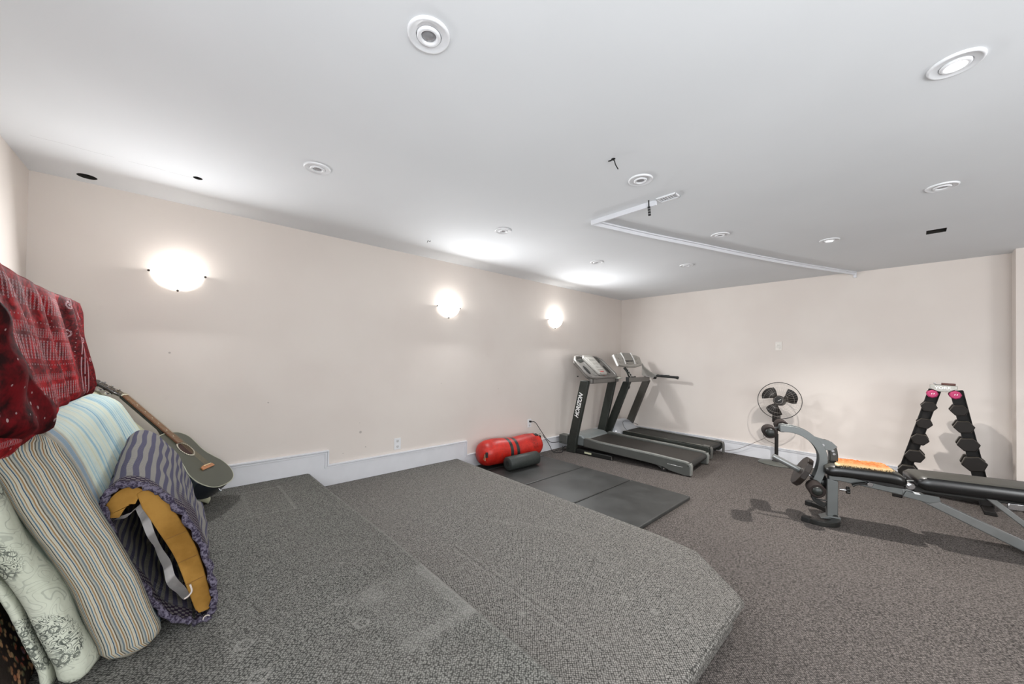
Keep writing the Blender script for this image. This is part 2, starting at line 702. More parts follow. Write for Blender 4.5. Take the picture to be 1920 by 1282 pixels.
# door casing at the right-hand edge
bm = bm_new()
box(bm, (JOGX - .012, JOGY - .095, .90), (.024, .07, 1.80))
box(bm, (JOGX - .012, JOGY - .49, 1.835), (.024, .86, .07))
box(bm, (JOGX - .012, JOGY - .885, .90), (.024, .07, 1.80))
casing = struct('door_1', bm, trim_m, .004)
bm = bm_new()
box(bm, (JOGX - .004, JOGY - .49, .90), (.008, .72, 1.80))
obj('door_panel', bm, trim_m, casing)

# trim strip fixed to the ceiling: short leg, then the long slightly bowed leg
bm = bm_new()
leg = smooth_path([(2.386, 1.694, 0), (2.95, 1.535, 0), (3.51, 1.352, 0), (4.256, 1.112, 0), (5.078, .818, 0), (5.99, .448, 0)], 6)
tube(bm, [(p.x, p.y, CZ - .019) for p in leg], 0, flat=(.038, .012), up=(0, 0, 1))
tube(bm, [(p.x, p.y - .011, CZ - .006) for p in leg], 0, flat=(.012, .022), up=(0, 0, 1))
tube(bm, [(2.398, 1.172, CZ - .016), (2.386, 1.70, CZ - .019)], 0, flat=(.036, .016), up=(0, 0, 1))
struct('trim_1', bm, trim_m, .002)
bm = bm_new()
box(bm, (5.995, .445, 2.405), (.012, .028, .066))
struct('trim_2', bm, trim_m, .002)

# ------------------------------------------------------------------ ceiling fittings
white_plastic = plain('white_plastic', (225, 226, 228), .4, 0, .5, .02)
grey_plastic = plain('grey_plastic', (165, 166, 168), .4, 0, .5, .04)
dark_gap = plain('dark_gap', (30, 30, 30), .8)
chrome = plain('chrome', (210, 210, 212), .18, 1.0, .5, .03)
lampglass = plain('lamp_glass', (150, 150, 152), .12, .3, .8, .1)
black_rubber = plain('black_rubber', (30, 30, 30), .6, 0, .3, .15)


def glow(name, strength, color=(1, .97, .93)):
    mm = M(name, (.9, .9, .9), .3)
    mm.b.inputs['Emission Color'].default_value = (*color, 1)
    mm.b.inputs['Emission Strength'].default_value = strength
    return mm.m


lit_lamp = glow('lit_lamp', 14.0)


def make_downlight(label, lit=False):
    t = thing('recessed_downlight', label, 'ceiling light', (0, 0, CZ), 0, 'round recessed downlights in the ceiling')
    bm = bm_new()
    lathe(bm, [(.0425, .0), (.0425, -.006), (.046, -.008), (.060, -.005), (.064, -.009), (.069, -.008), (.0715, -.003), (.0715, .0)])
    obj('trim_ring', bm, white_plastic, t, 60)
    bm = bm_new()
    lathe(bm, [(.0405, -.001), (.0405, -.008), (.035, -.013), (.027, -.011), (.024, -.004), (.024, -.001)])
    obj('gimbal_ring', bm, white_plastic, t, 60)
    bm = bm_new()
    lathe(bm, [(.0424, -.0015), (.0, -.0015)])
    obj('dark_reveal', bm, dark_gap, t)
    bm = bm_new()
    lathe(bm, [(.0238, -.003), (.022, -.006), (.012, -.009), (0, -.010)])
    b = obj('bulb', bm, lit_lamp if lit else lampglass, t, 60)
    if lit:
        b['label'] = 'glowing white bulb'
    return t


d0 = make_downlight('unlit round downlight nearest the camera, top centre of the picture')
d0.location = (.608, 1.107, CZ)
DL = [((.576, 2.342), 'unlit round downlight on the left, to the right of the two small dark ceiling holes'),
      ((2.053, 1.107), 'unlit round downlight beside the corner vent, just outside the ceiling trim strip'),
      ((3.461, -.135), 'unlit round downlight on the right, between the bright lamp and the torn ceiling hole'),
      ((3.448, 1.113), 'unlit downlight next to the long ceiling trim strip, left of the small lit one'),
      ((2.034, 2.361), 'unlit downlight above and right of the middle wall sconce'),
      ((3.448, 2.378), 'small unlit downlight, the left of the far pair above the third sconce'),
      ((4.281, 1.732), 'small unlit downlight, the right of the far pair near the end wall')]
for (x, y), lb in DL:
    dup(d0, (x, y, CZ), lb)
dl = make_downlight('large lit downlight glowing at the top right of the picture', True)
dl.location = (2.075, -.113, CZ)
dl2 = dup(dl, (4.281, .486, CZ), 'small lit downlight near the end wall, above the weight bench')
lamp('downlight_lamp_front', (2.075, -.113, CZ - .03), LEVEL_DOWN_FRONT, .035, (1, .97, .93), 'SPOT', (0, 0, 0), math.radians(128), .9)
lamp('downlight_lamp_back', (4.281, .486, CZ - .03), LEVEL_DOWN_BACK, .022, (1, .95, .90), 'SPOT', (0, 0, 0), math.radians(128), .9)

# vent plate at the corner of the trim
t = thing('ceiling_vent', 'small white rectangular vent plate on the ceiling at the end of the short trim strip', 'vent', (2.405, 1.098, CZ), 0)
t.scale = (1.5, 1.0, 1.0)
bm = bm_new()
for c, s_ in (((0, .062, -.005), (.052, .008, .01)), ((0, -.062, -.005), (.052, .008, .01)), ((-.023, 0, -.005), (.007, .132, .01)), ((.023, 0, -.005), (.007, .132, .01))):
    box(bm, c, s_)
obj('frame', bm, white_plastic, t, bevel=.001)
bm = bm_new()
box(bm, (0, 0, -.002), (.04, .118, .003))
for k in range(7):
    box(bm, (0, -.05 + k * .0165, -.005), (.04, .004, .005), Euler((.5, 0, 0)))
obj('louvre', bm, plain('louvre_paint', (196, 197, 199), .5), t)

# connector hanging beneath the trim
t = thing('hanging_connector', 'small black and silver cable connector dangling by the ceiling vent', 'connector', (2.36, 1.21, CZ), 0)
bm = bm_new()
pp = [(0, 0, 0), (.004, .002, -.02), (.010, .004, -.04)]
tube(bm, pp, .004)
obj('wire', bm, black_rubber, t)
bm = bm_new()
for k in range(4):
    cyl(bm, (.010 + k * .003, .004, -.04 - k * .016), (.0125 + k * .003, .004, -.052 - k * .016), .009, seg=12)
obj('plug', bm, black_rubber, t)
bm = bm_new()
for k in range(3):
    cyl(bm, (.0125 + k * .003, .004, -.052 - k * .016), (.013 + k * .003, .004, -.056 - k * .016), .0065, seg=12)
obj('contact_ring', bm, chrome, t)

# wire poking from the small ceiling hole
bm = bm_new()
tube(bm, smooth_path([(1.730, 1.098, CZ + .03), (1.728, 1.10, CZ - .006), (1.715, 1.115, CZ - .012), (1.728, 1.09, CZ - .010), (1.76, 1.098, CZ - .020), (1.79, 1.100, CZ - .034)], 4), .0028)
tag(obj('ceiling_wire', bm, black_rubber), 'thin dark wire sticking out of the small hole in the middle of the ceiling', 'wire')
bm = bm_new()
tube(bm, [(1.72, 3.04, CZ + .002), (1.72, 3.04, CZ - .012), (1.69, 3.035, CZ - .012), (1.684, 3.033, CZ - .030)], .002)
tag(obj('ceiling_hook', bm, dark_gap), 'tiny bent dark hook in the ceiling, above and left of the middle sconce', 'hook')

# ------------------------------------------------------------------ wall sconces
def glass_shade():
    mm = M('frosted_glass', (.93, .93, .92), .35, 0, .5)
    mm.b.inputs['Emission Color'].default_value = (1, .985, .96, 1)
    mm.b.inputs['Emission Strength'].default_value = .45
    tr = mm.nt.nodes.new('ShaderNodeBsdfTranslucent')
    tr.inputs[0].default_value = (.95, .94, .92, 1)
    mix = mm.nt.nodes.new('ShaderNodeMixShader')
    mix.inputs[0].default_value = .45
    mm.nt.links.new(mm.b.outputs[0], mix.inputs[1])
    mm.nt.links.new(tr.outputs[0], mix.inputs[2])
    mm.nt.links.new(mix.outputs[0], mm.nt.nodes['Material Output'].inputs[0])
    return mm.m


shade_m = glass_shade()
dark_screw = plain('dark_bronze', (70, 64, 58), .35, .8)
hot_bulb = glow('hot_bulb', 30.0)


def make_sconce(label):
    t = thing('wall_sconce', label, 'wall lamp', (0, WY, 1.93), 0, 'half bowl glass sconces along the wall')
    bm = bm_new()
    R, D, Hh = .145, .095, .125
    nu, nv = 28, 12
    for thick in (1.0, .965):
        rows = []
        for j in range(nv + 1):
            ph = (PI / 2) * j / nv
            row = []
            for i in range(nu + 1):
                th = PI * i / nu
                row.append(bm.verts.new((R * thick * math.cos(th) * math.cos(ph), -.004 - D * thick * math.sin(th) * math.cos(ph), -Hh * thick * math.sin(ph))))
            rows.append(row)
        for j in range(nv):
            for i in range(nu):
                bm.faces.new((rows[j][i], rows[j][i + 1], rows[j + 1][i + 1], rows[j + 1][i]))
        if thick == 1.0:
            outer = rows[0]
        else:
            for i in range(nu):
                bm.faces.new((outer[i], outer[i + 1], rows[0][i + 1], rows[0][i]))
    bmesh.ops.remove_doubles(bm, verts=bm.verts, dist=.0002)
    obj('glass_shade', bm, shade_m, t, 50)
    for k, (x, y, z) in enumerate(((-.151, -.010, -.008), (.151, -.010, -.008), (0, -.012, -.130))):
        bm = bm_new()
        cyl(bm, (x, 0, z), (x, -.022, z), .004, seg=10)
        lathe(bm, [(0, 0), (.0075, 0), (.0075, .006), (.004, .009), (0, .010)], (x, -.018, z), (0, -1, 0), 14)
        obj('holder_screw', bm, dark_screw, t)
    bm = bm_new()
    box(bm, (0, -.008, -.02), (.07, .016, .05))
    obj('back_plate', bm, white_plastic, t, bevel=.003)
    bm = bm_new()
    bmesh.ops.create_uvsphere(bm, u_segments=16, v_segments=10, radius=.024, matrix=Matrix.Translation((.01, -.048, -.005)))
    obj('bulb', bm, hot_bulb, t)
    return t


s0 = make_sconce('half bowl sconce on the left, nearest the camera and the red cloth')
s0.location = (-.018, WY, 1.93)
dup(s0, (2.275, WY, 1.93), 'half bowl sconce in the middle of the long wall')
dup(s0, (4.135, WY, 1.93), 'half bowl sconce on the right, nearest the treadmills')
for x, lv_, li_ in ((-.018, .62, .20), (2.275, .88, .42), (4.135, 1.1, .60)):
    lamp('sconce_lamp', (x + .01, WY - .088, 1.952), LEVEL_SCONCE * li_, .025, (1, .985, .96))
    # light passing out through the front of the frosted bowl
    lamp('sconce_front_light', (x, WY - .112, 1.865), LEVEL_SCONCE_FRONT * lv_, .12, (.97, .985, 1.0), 'AREA', (math.radians(-72), 0, 0))

# ------------------------------------------------------------------ outlets and switch plate
def make_outlet(label, plugged):
    t = thing('wall_outlet', label, 'power outlet', (0, WY, .44), 0, 'white outlets on the long wall')
    bm = bm_new()
    box(bm, (0, -.003, 0), (.072, .006, .116))
    obj('cover_plate', bm, white_plastic, t, bevel=.002)
    for z in (-.028, .028):
        bm = bm_new()
        lathe(bm, [(0, 0), (.0165, 0), (.0165, .002), (0, .002)], (0, -.006, z), (0, -1, 0), 20, 1.0, .85)
        so = obj('socket', bm, plain('socket_white', (205, 205, 205), .5), t)
        bm = bm_new()
        for x in (-.006, .006):
            box(bm, (x, -.0083, z + .003), (.002, .001, .008))
        cyl(bm, (0, -.0078, z - .008), (0, -.0088, z - .008), .0025, seg=10)
        obj('slots', bm, dark_gap, so)
    return t


make_outlet('white double outlet above the baseboard left of the red punching bag', False).location = (1.686, WY, .442)
make_outlet('white double outlet with a black plug in it, above the punching bag', True).location = (3.628, WY, .442)
t = thing('blank_wall_plate', 'white wall plate on the end wall above and left of the fan', 'wall plate', (WX, 1.20, 1.562), 0)
bm = bm_new()
box(bm, (-.003, 0, 0), (.006, .074, .116))
obj('cover_plate', bm, plain('plate_ivory', (226, 221, 214), .45), t, bevel=.002)
bm = bm_new()
box(bm, (-.008, 0, -.008), (.006, .034, .05))
obj('rocker', bm, plain('rocker_ivory', (214, 209, 202), .4), t, bevel=.002)

# wall scuffs (small dents with a shape of their own)
scuff = plain('grey_scuff', (120, 112, 106), .9)

# plug and cords
bm = bm_new()
box(bm, (3.628, WY - .022, .468), (.022, .026, .022))
cordpts = smooth_path([(3.628, WY - .035, .466), (3.70, WY - .05, .45), (3.80, WY - .06, .33), (3.92, WY - .06, .20), (4.02, WY - .07, .13), (4.13, 3.47, .13), (4.165, 3.44, .13)], 6)
tube(bm, cordpts, .0045, 8)
tag(obj('power_cord', bm, black_rubber), 'black power cord hanging from the outlet to the nearer treadmill', 'power cord')
bm = bm_new()
tube(bm, smooth_path([(3.83, WY - .075, .26), (3.90, 3.50, .17), (3.93, 3.47, .10), (3.96, 3.44, .02), (4.02, 3.40, .008), (4.10, 3.38, .008), (4.20, 3.46, .02), (4.24, 3.44, .06)], 6), .0045, 8)
tube(bm, smooth_path([(3.96, 3.44, .016), (4.04, 3.47, .012), (4.10, 3.46, .016), (4.16, 3.42, .03), (4.20, 3.46, .06)], 6), .004, 8)
tag(obj('power_cord', bm, black_rubber), 'loose black cord looping down to the carpet beside the nearer treadmill base', 'power cord')
bm = bm_new()
tube(bm, smooth_path([(3.62, WY - .04, .16), (3.66, WY - .05, .24), (3.74, WY - .055, .27), (3.80, WY - .055, .285)], 5), .003, 6)
tag(obj('thin_cable', bm, plain('grey_cable', (96, 88, 84), .6)), 'thin grey cable arching over the baseboard behind the punching bag', 'cable')

# ------------------------------------------------------------------ exercise mat: folding panels
mat_vinyl = M('mat_vinyl', lin(70, 71, 70), .42, 0, .5)
_v = mat_vinyl.coords()
_n = mat_vinyl.noise(_v, 4.0, 5.0, .6)
mat_vinyl.base(mat_vinyl.mixc(_n.step(.3, .75), lin(42, 43, 42), lin(58, 59, 58)))
mat_vinyl.rough((_n * .25 + .32))
mat_vinyl.bump(mat_vinyl.noise(_v, 400.0, 2.0), .08, .001)
t = thing('folding_exercise_mat', 'dark grey vinyl folding mat on the carpet between platform and treadmills', 'exercise mat', (2.455, 1.43, 0), 0)
W = 1.215
for k, (y0, y1) in enumerate(((0, .625), (.637, 1.250), (1.262, 1.900), (1.912, 2.13))):
    bm = bm_new()
    zt = .034
    n = 10
    box(bm, (W / 2, (y0 + y1) / 2, zt / 2 + .001), (W, y1 - y0, zt))
    o = obj('mat_panel', bm, mat_vinyl.m, t, bevel=.009, seg=3)
for y in (.631, 1.256, 1.906):
    bm = bm_new()
    box(bm, (W / 2, y, .009), (W - .004, .018, .014))
    obj('seam', bm, plain('mat_seam', (40, 40, 40), .6), t)

# ------------------------------------------------------------------ punching bag
bagm = M('red_bag_vinyl', lin(205, 40, 28), .38, 0, .5)
_p = bagm.coords()
_x, _y, _z = bagm.xyz(_p)
_a = bagm.noise(_p, 7.0, 4.0, .6)
_b = bagm.noise(_p, 26.0, 5.0, .7)
cc = bagm.mixc(_a.step(.3, .7), lin(158, 22, 14), lin(202, 40, 26))
cc = bagm.mixc(_b.step(.56, .66) * .55 * _x.step(.75, .15), cc, lin(112, 72, 68))
cc = bagm.mixc((_x - .39 + (_y - .0) * .0).abs().lt(.026), cc, lin(36, 42, 42))
cc = bagm.mixc((_x - .50).abs().lt(.026), cc, lin(36, 42, 42))
# dense dark stitched print near the top end
_q = bagm.noise(_p, 90.0, 2.0, .7)
cc = bagm.mixc(((_x - .82).abs().lt(.05)) * _q.gt(.54) * (_z.gt(-.02)) * (_z.lt(.12)) * .8, cc, lin(90, 20, 16))
bagm.base(cc)
bagm.bump(_b + _a, .25, .01)
t = thing('punching_bag', 'red punching bag with two black bands lying on the mat against the wall', 'punching bag', (2.635, 3.405, .205), 0)
bm = bm_new()
t.scale = (.955, 1, 1)
prof = [(0, -.02), (.05, -.016), (.10, 0), (.135, .035), (.152, .09), (.156, .2), (.154, .45), (.150, .55), (.148, .8), (.142, .92), (.136, .97), (.11, .985), (0, .975)]
lathe(bm, prof, (0, 0, 0), (1, 0, 0), 40)
for v in bm.verts:
    f = v.co.x
    a = math.atan2(v.co.z, v.co.y)
    v.co.y *= 1 + .02 * math.sin(3 * a + 5 * f)
    v.co.z *= 1 + .02 * math.cos(2 * a + 7 * f)
    v.co.z += -.012 * min(1, max(0, (f - .1) / .9)) + (.012 * math.sin(f * 9))
obj('bag_body', bm, bagm.m, t, 70)
bm = bm_new()
box(bm, (.0, -.115, .02), (.02, .03, .06), Euler((0, 0, .9)))
o = obj('end_patch', bm, plain('black_webbing', (28, 24, 22), .7), t, bevel=.004)
bm = bm_new()
c0 = Vector((-.018, -.10, -.005))
tri = [c0 + Vector(v) for v in ((.0, -.004, .035), (-.018, -.028, -.03), (-.004, .018, -.028))]
tube(bm, tri, .004, 8, closed=True)
obj('metal_ring', bm, plain('ring_metal', (196, 184, 150), .25, .9), t)
bm = bm_new()
box(bm, (.92, -.05, .130), (.06, .05, .012), Euler((.35, 0, 0)))
box(bm, (.985, -.06, .09), (.012, .05, .05))
obj('top_strap', bm, plain('black_webbing_b', (26, 24, 24), .7), t, bevel=.003)
for (y, z) in ((-.07, .10), (-.12, .0), (-.09, -.08), (.05, .11)):
    bm = bm_new()
    tube(bm, [(.97 + .02 * math.cos(a), y, z + .02 * math.sin(a)) for a in [k * PI / 5 for k in range(10)]], .0035, 6, closed=True)
    obj('steel_loop', bm, chrome, t)

# ------------------------------------------------------------------ foam roller
t = thing('foam_roller', 'dark grey foam roller lying on the mat in front of the red punching bag', 'foam roller', (2.83, 3.150, .118), math.radians(-2))
rollm = plain('roller_foam', (48, 52, 50), .5, 0, .4, .12, 60, .2)
bm = bm_new()
lathe(bm, [(.03, .0), (.072, .0), (.080, .008), (.080, .462), (.072, .47), (.03, .47)], (0, 0, 0), (1, 0, 0), 40)
obj('foam_body', bm, rollm, t, 50)
bm = bm_new()
lathe(bm, [(0, .004), (.034, .004), (.034, .466), (0, .466)], (0, 0, 0), (1, 0, 0), 24)
obj('core', bm, plain('roller_core', (34, 35, 34), .7), t)

# ------------------------------------------------------------------ treadmills
tm_grey = plain('treadmill_grey', (88, 90, 87), .42, .35, .5, .05, 12)
tm_edge = plain('treadmill_rail_top', (134, 136, 132), .4, .3, .5, .05, 12)
tm_silver = plain('treadmill_silver', (122, 119, 115), .38, .35, .5, .05, 12)
tm_dark = plain('treadmill_dark', (44, 47, 43), .5, .1, .4, .1, 20)
tm_black = plain('treadmill_black', (26, 27, 26), .5, 0, .4, .1)
beltm = plain('treadmill_belt', (52, 49, 46), .7, 0, .3, .12, 90, .15)
beltm2 = plain('treadmill_belt_b', (56, 56, 53), .65, 0, .3, .12, 90, .15)
tm_light = plain('console_silver', (160, 157, 151), .3, .25, .6, .05, 20)
white_ink = plain('white_ink', (232, 232, 230), .6, 0, .3, .01)
red_ink = plain('red_button', (170, 70, 66), .5)
screen_m = plain('lcd_screen', (132, 130, 124), .15, 0, .7, .04)
label_m = plain('yellow_label', (196, 198, 168), .6)


def rail_prism(bm, prof, x0, x1):
    prism(bm, prof, YZ, x0, x1)


# nearer treadmill: local +y runs forward to the console, +x to the right of the runner
t1 = thing('treadmill', 'nearer treadmill with white lettering on its left upright and a rounded console', 'treadmill', (4.36, 1.74, 0), math.radians(5), 'treadmills in the corner')
Wd = .76
for x0, x1 in ((0.0, .068), (Wd - .068, Wd)):
    outer = x0 == 0.0
    bm = bm_new()
    prof = [(-.03, .012), (-.035, .12), (-.02, .150), (.02, .160), (.41, .184), (1.16, .208), (1.30, .225), (1.38, .225), (1.38, .11), (.45, .072), (.28, .058), (.2, .028), (.02, .005)]
    rail_prism(bm, prof, x0, x1)
    o = obj('side_rail', bm, tm_grey, t1, 30, .008)
    bm = bm_new()
    prof2 = [(-.012, .156), (.02, .166), (.41, .190), (1.16, .214), (1.36, .232), (1.36, .222), (1.16, .206), (.41, .182), (.02, .158)]
    rail_prism(bm, prof2, x0 + .012, x1 - .008)
    obj('rail_strip', bm, tm_edge, o, 30, .002)
    bm = bm_new()
    rail_prism(bm, [(-.045, .015), (-.05, .12), (-.035, .155), (-.02, .150), (-.02, .012)], x0 + .004, x1 - .004)
    obj('end_cap', bm, tm_edge, o, 30, .005)
    bm = bm_new()
    xs_ = -.001 if outer else Wd + .001
    cyl(bm, (xs_, -.012, .125), (xs_ + (-.002 if outer else .002), -.012, .125), .006, seg=12)
    obj('cap_screw', bm, tm_black, o)
# faint lettering strip on the outer rail
bm = bm_new()
for k in range(12):
    y = .215 - k * .0145
    box(bm, (-.0015, y, .100 + y * .04), (.002, .010, .006 if 3 <= k <= 6 else .003))
obj('rail_lettering', bm, white_ink, t1)
bm = bm_new()
prism(bm, [(-.03, .11), (-.03, .125), (.02, .148), (1.40, .200), (1.40, .170), (.02, .100)], YZ, .078, Wd - .078)
obj('running_belt', bm, beltm, t1, 30, .006)
bm = bm_new()
cyl(bm, (.085, -.005, .112), (Wd - .085, -.005, .112), .034, seg=24)
obj('rear_roller', bm, tm_black, t1)
bm = bm_new()
prism(bm, [(.05, .06), (1.38, .09), (1.38, .17), (.05, .10)], YZ, .03, Wd - .03)
obj('deck_frame', bm, tm_black, t1)
# front motor cover with sloping top
bm = bm_new()
prism(bm, [(1.37, .215), (1.44, .245), (1.58, .250), (1.72, .22), (1.74, .16), (1.72, .10), (1.37, .10)], YZ, .045, Wd - .06)
obj('motor_cover', bm, plain('motor_cover_grey', (132, 138, 138), .3, .3), t1, 30, .02, 3)
bm = bm_new()
box(bm, (.02, 1.70, .17), (.12, .14, .13))
obj('power_inlet', bm, tm_grey, t1, bevel=.006)
# floor frame bars and lift wheel
for x in (-.012, Wd - .05):
    bm = bm_new()
    prism(bm, [(1.66, .005), (1.66, .065), (.95, .058), (.935, .05), (.935, .002)], YZ, x, x + .05)
    o = obj('floor_bar', bm, tm_black, t1, bevel=.005)
    if x < 0:
        bm = bm_new()
        box(bm, (x - .001, 1.30, .034), (.002, .11, .024))
        obj('warning_label', bm, label_m, o)
        bm = bm_new()
        box(bm, (x + .02, .935, .028), (.054, .008, .05))
        obj('bar_end_plate', bm, chrome, o)
bm = bm_new()
cyl(bm, (.02, .27, .034), (.055, .27, .034), .033, seg=24)
w_ = obj('transport_wheel', bm, tm_black, t1)
bm = bm_new()
cyl(bm, (.016, .27, .034), (.058, .27, .034), .010, seg=14)
obj('wheel_hub', bm, chrome, w_)
bm = bm_new()
prism(bm, [(.25, .02), (.30, .03), (.42, .09), (.36, .10)], YZ, .022, .03)
obj('wheel_bracket', bm, tm_grey, t1)
# uprights
for sx_, x0, x1 in ((-1, -.035, .03), (1, Wd + .035, Wd + .085)):
    bm = bm_new()
    prism(bm, [(1.500, .0), (1.655, .0), (1.645, .06), (1.425, 1.045), (1.290, 1.045), (1.480, .20)], YZ, x0, x1)
    u = obj('upright', bm, tm_dark, t1, 30, .012, 3)
    if sx_ < 0:
        ang = math.atan2(1.045 - .06, 1.425 - 1.645)   # in the y-z plane
        dirv = Vector((0, -.2215, .975)).normalized()
        upv = Vector((0, 1, 0)) - dirv * dirv.y
        upv.normalize()
        nrm = dirv.cross(upv)
        mt = Matrix((dirv, upv, nrm)).transposed().to_4x4()
        mt.translation = Vector((x0 - .0015, 1.440, .685))
        text_mesh('upright_lettering', 'HORIZON', .088, .0015, white_ink, u, mt, .30, 1.0, .86, .0026)
        for y, z in ((1.60, .05), (1.54, .03), (1.59, .11)):
            bm = bm_new()
            cyl(bm, (x0 - .004, y, z), (x0 + .002, y, z), .010, seg=14)
            obj('bolt', bm, tm_black, u)
# crossbar
bm = bm_new()
box(bm, (Wd / 2 + .04, 1.285, 1.045), (Wd + .06, .05, .085))
cb = obj('crossbar', bm, tm_silver, t1, bevel=.012, seg=3)
for x in (.04, Wd - .04):
    bm = bm_new()
    box(bm, (x, 1.285, 1.045), (.018, .056, .08))
    obj('bar_collar', bm, tm_black, cb, bevel=.004)
bm = bm_new()
box(bm, (Wd - .01, 1.24, 1.065), (.10, .10, .012))
for k in range(3):
    box(bm, (Wd - .045 + k * .035, 1.20, 1.075), (.012, .03, .008))
obj('safety_clip', bm, plain('clip_grey', (170, 172, 160), .4), t1)

# console tray: a slanted rounded frame with recesses and a raised display
def console_frame(W_, Hc, thick, cut):
    """outline in the tray plane: a = across, b = up the slope"""
    pts = [(-.03, .05), (.02, 0), (W_ - .02, 0), (W_ + .03, .05), (W_ + .02, Hc - cut), (W_ - cut, Hc), (cut, Hc), (-.02, Hc - cut)]
    return pts


O_ = Vector((0, 1.27, 1.075))
sl = Vector((0, .33, .30)).normalized()       # up the slope
nn = Vector((0, -.30, .33)).normalized()      # out of the tray
trayf = lambda a, b, d: tuple(O_ + Vector((a, 0, 0)) + sl * b + nn * d)
Hc = .445
bm = bm_new()
prism(bm, console_frame(Wd, Hc, .05, .09), trayf, -.045, .005)
con = obj('console', bm, tm_silver, t1, 30, .022, 3)
bm = bm_new()
outl = console_frame(Wd, Hc, .05, .09)
rim = [trayf(a, b, .012) for a, b in outl]
rimp = []
for i in range(len(rim)):
    a, b = Vector(rim[i]), Vector(rim[(i + 1) % len(rim)])
    rimp += [a.lerp(b, .12), a.lerp(b, .5), a.lerp(b, .88)]
tube(bm, rimp, .020, 10, closed=True)
obj('console_rim', bm, tm_silver, con, 60)
for side in (0, 1):
    fx = (lambda a: a) if side == 0 else (lambda a: Wd - a)
    bm = bm_new()
    prism(bm, [(fx(.07), Hc - .075), (fx(.21), Hc - .055), (fx(.22), Hc - .095), (fx(.09), Hc - .125)], trayf, .004, .010)
    obj('dark_recess', bm, tm_dark, con, 30, .003)
    bm = bm_new()
    el = [(fx(.085 + .04 * math.cos(k * PI / 12)), .17 + .085 * math.sin(k * PI / 12)) for k in range(24)]
    prism(bm, el, trayf, .004, .0085)
    obj('cup_holder', bm, tm_black, con, 30, .001)
    bm = bm_new()
    prism(bm, [(fx(.16), .05), (fx(.24), .05), (fx(.235), .20), (fx(.22), .33), (fx(.19), .33)], trayf, .004, .009)
    obj('tray_groove', bm, plain('groove_grey', (110, 108, 104), .5), con, 30, .002)
# display pod
bm = bm_new()
prism(bm, [(.27, .055), (.31, .03), (.45, .03), (.49, .055), (.535, .40), (.50, .445), (.26, .445), (.225, .40)], trayf, .004, .050)
pod = obj('display_pod', bm, tm_light, con, 30, .014, 3)
bm = bm_new()
prism(bm, [(.295, .13), (.465, .13), (.495, .395), (.265, .395)], trayf, .048, .053)
obj('display_window', bm, plain('display_film', (176, 174, 168), .2), pod, 30, .003)
for r in range(3):
    bm = bm_new()
    for c_ in range(5):
        prism(bm, [(.30 + c_ * .033, .16 + r * .075), (.322 + c_ * .033, .16 + r * .075), (.322 + c_ * .033, .20 + r * .075), (.30 + c_ * .033, .20 + r * .075)], trayf, .052, .0545)
    obj('readout_row', bm, plain('readout_grey', (140, 138, 132), .3), pod)
bm = bm_new()
for c_ in range(3):
    prism(bm, [(.33 + c_ * .035 + .010 * math.cos(k * PI / 6), .085 + .010 * math.sin(k * PI / 6)) for k in range(12)], trayf, .048, .056)
obj('red_buttons', bm, red_ink, pod)
bm = bm_new()
prism(bm, [(.40 + .022 * math.cos(k * PI / 8), .012 + .022 * math.sin(k * PI / 8)) for k in range(16)], trayf, .006, .02)
obj('stop_button', bm, red_ink, con)
bm = bm_new()
cyl(bm, (-.05, 1.46, 1.10), (-.03, 1.46, 1.10), .008, seg=10)
obj('side_knob', bm, tm_black, con)

# farther treadmill: narrower deck, rounded silver hood, raised display
t2 = thing('treadmill', 'farther treadmill against the end wall, silver hood, tall display and black side grip', 'treadmill', (5.30, 1.85, 0), math.radians(.5), 'treadmills in the corner')
W2 = .53
for x0, x1 in ((0, .06), (W2 - .06, W2)):
    bm = bm_new()
    prism(bm, [(0, .06), (-.03, .10), (-.025, .16), (.0, .178), (.6, .178), (1.27, .200), (1.27, .14), (.1, .11), (.08, .05)], YZ, x0, x1)
    o = obj('side_rail', bm, tm_dark, t2, 30, .008)
    bm = bm_new()
    prism(bm, [(-.02, .172), (0, .184), (.6, .184), (1.25, .206), (1.25, .198), (0, .176)], YZ, x0 + .012, x1 - .006)
    obj('rail_strip', bm, plain('rail_strip_dark', (112, 112, 106), .4, .2), o, 30, .002)
    bm = bm_new()
    tube(bm, smooth_path([((x0 + x1) / 2, .06, .186), ((x0 + x1) / 2, -.02, .180), ((x0 + x1) / 2, -.045, .15), ((x0 + x1) / 2, -.045, .03)], 5), 0, flat=(.02, .055), up=(0, 1, .3))
    obj('end_cap', bm, plain('end_cap_grey', (96, 96, 92), .4, .2), o, 30, .004)
bm = bm_new()
prism(bm, [(-.01, .15), (.02, .172), (1.28, .196), (1.28, .17), (.02, .12)], YZ, .06, W2 - .06)
obj('running_belt', bm, beltm2, t2, 30, .006)
bm = bm_new()
cyl(bm, (.06, .0, .145), (W2 - .06, .0, .145), .03, seg=20)
obj('rear_roller', bm, tm_black, t2)
bm = bm_new()
prism(bm, [(.05, .04), (1.3, .04), (1.3, .15), (.05, .12)], YZ, .03, W2 - .03)
obj('deck_frame', bm, tm_black, t2)
for x in (.04, W2 - .04):
    bm = bm_new()
    cyl(bm, (x, .10, 0), (x, .10, .06), .018, seg=14)
    obj('rubber_foot', bm, tm_black, t2)
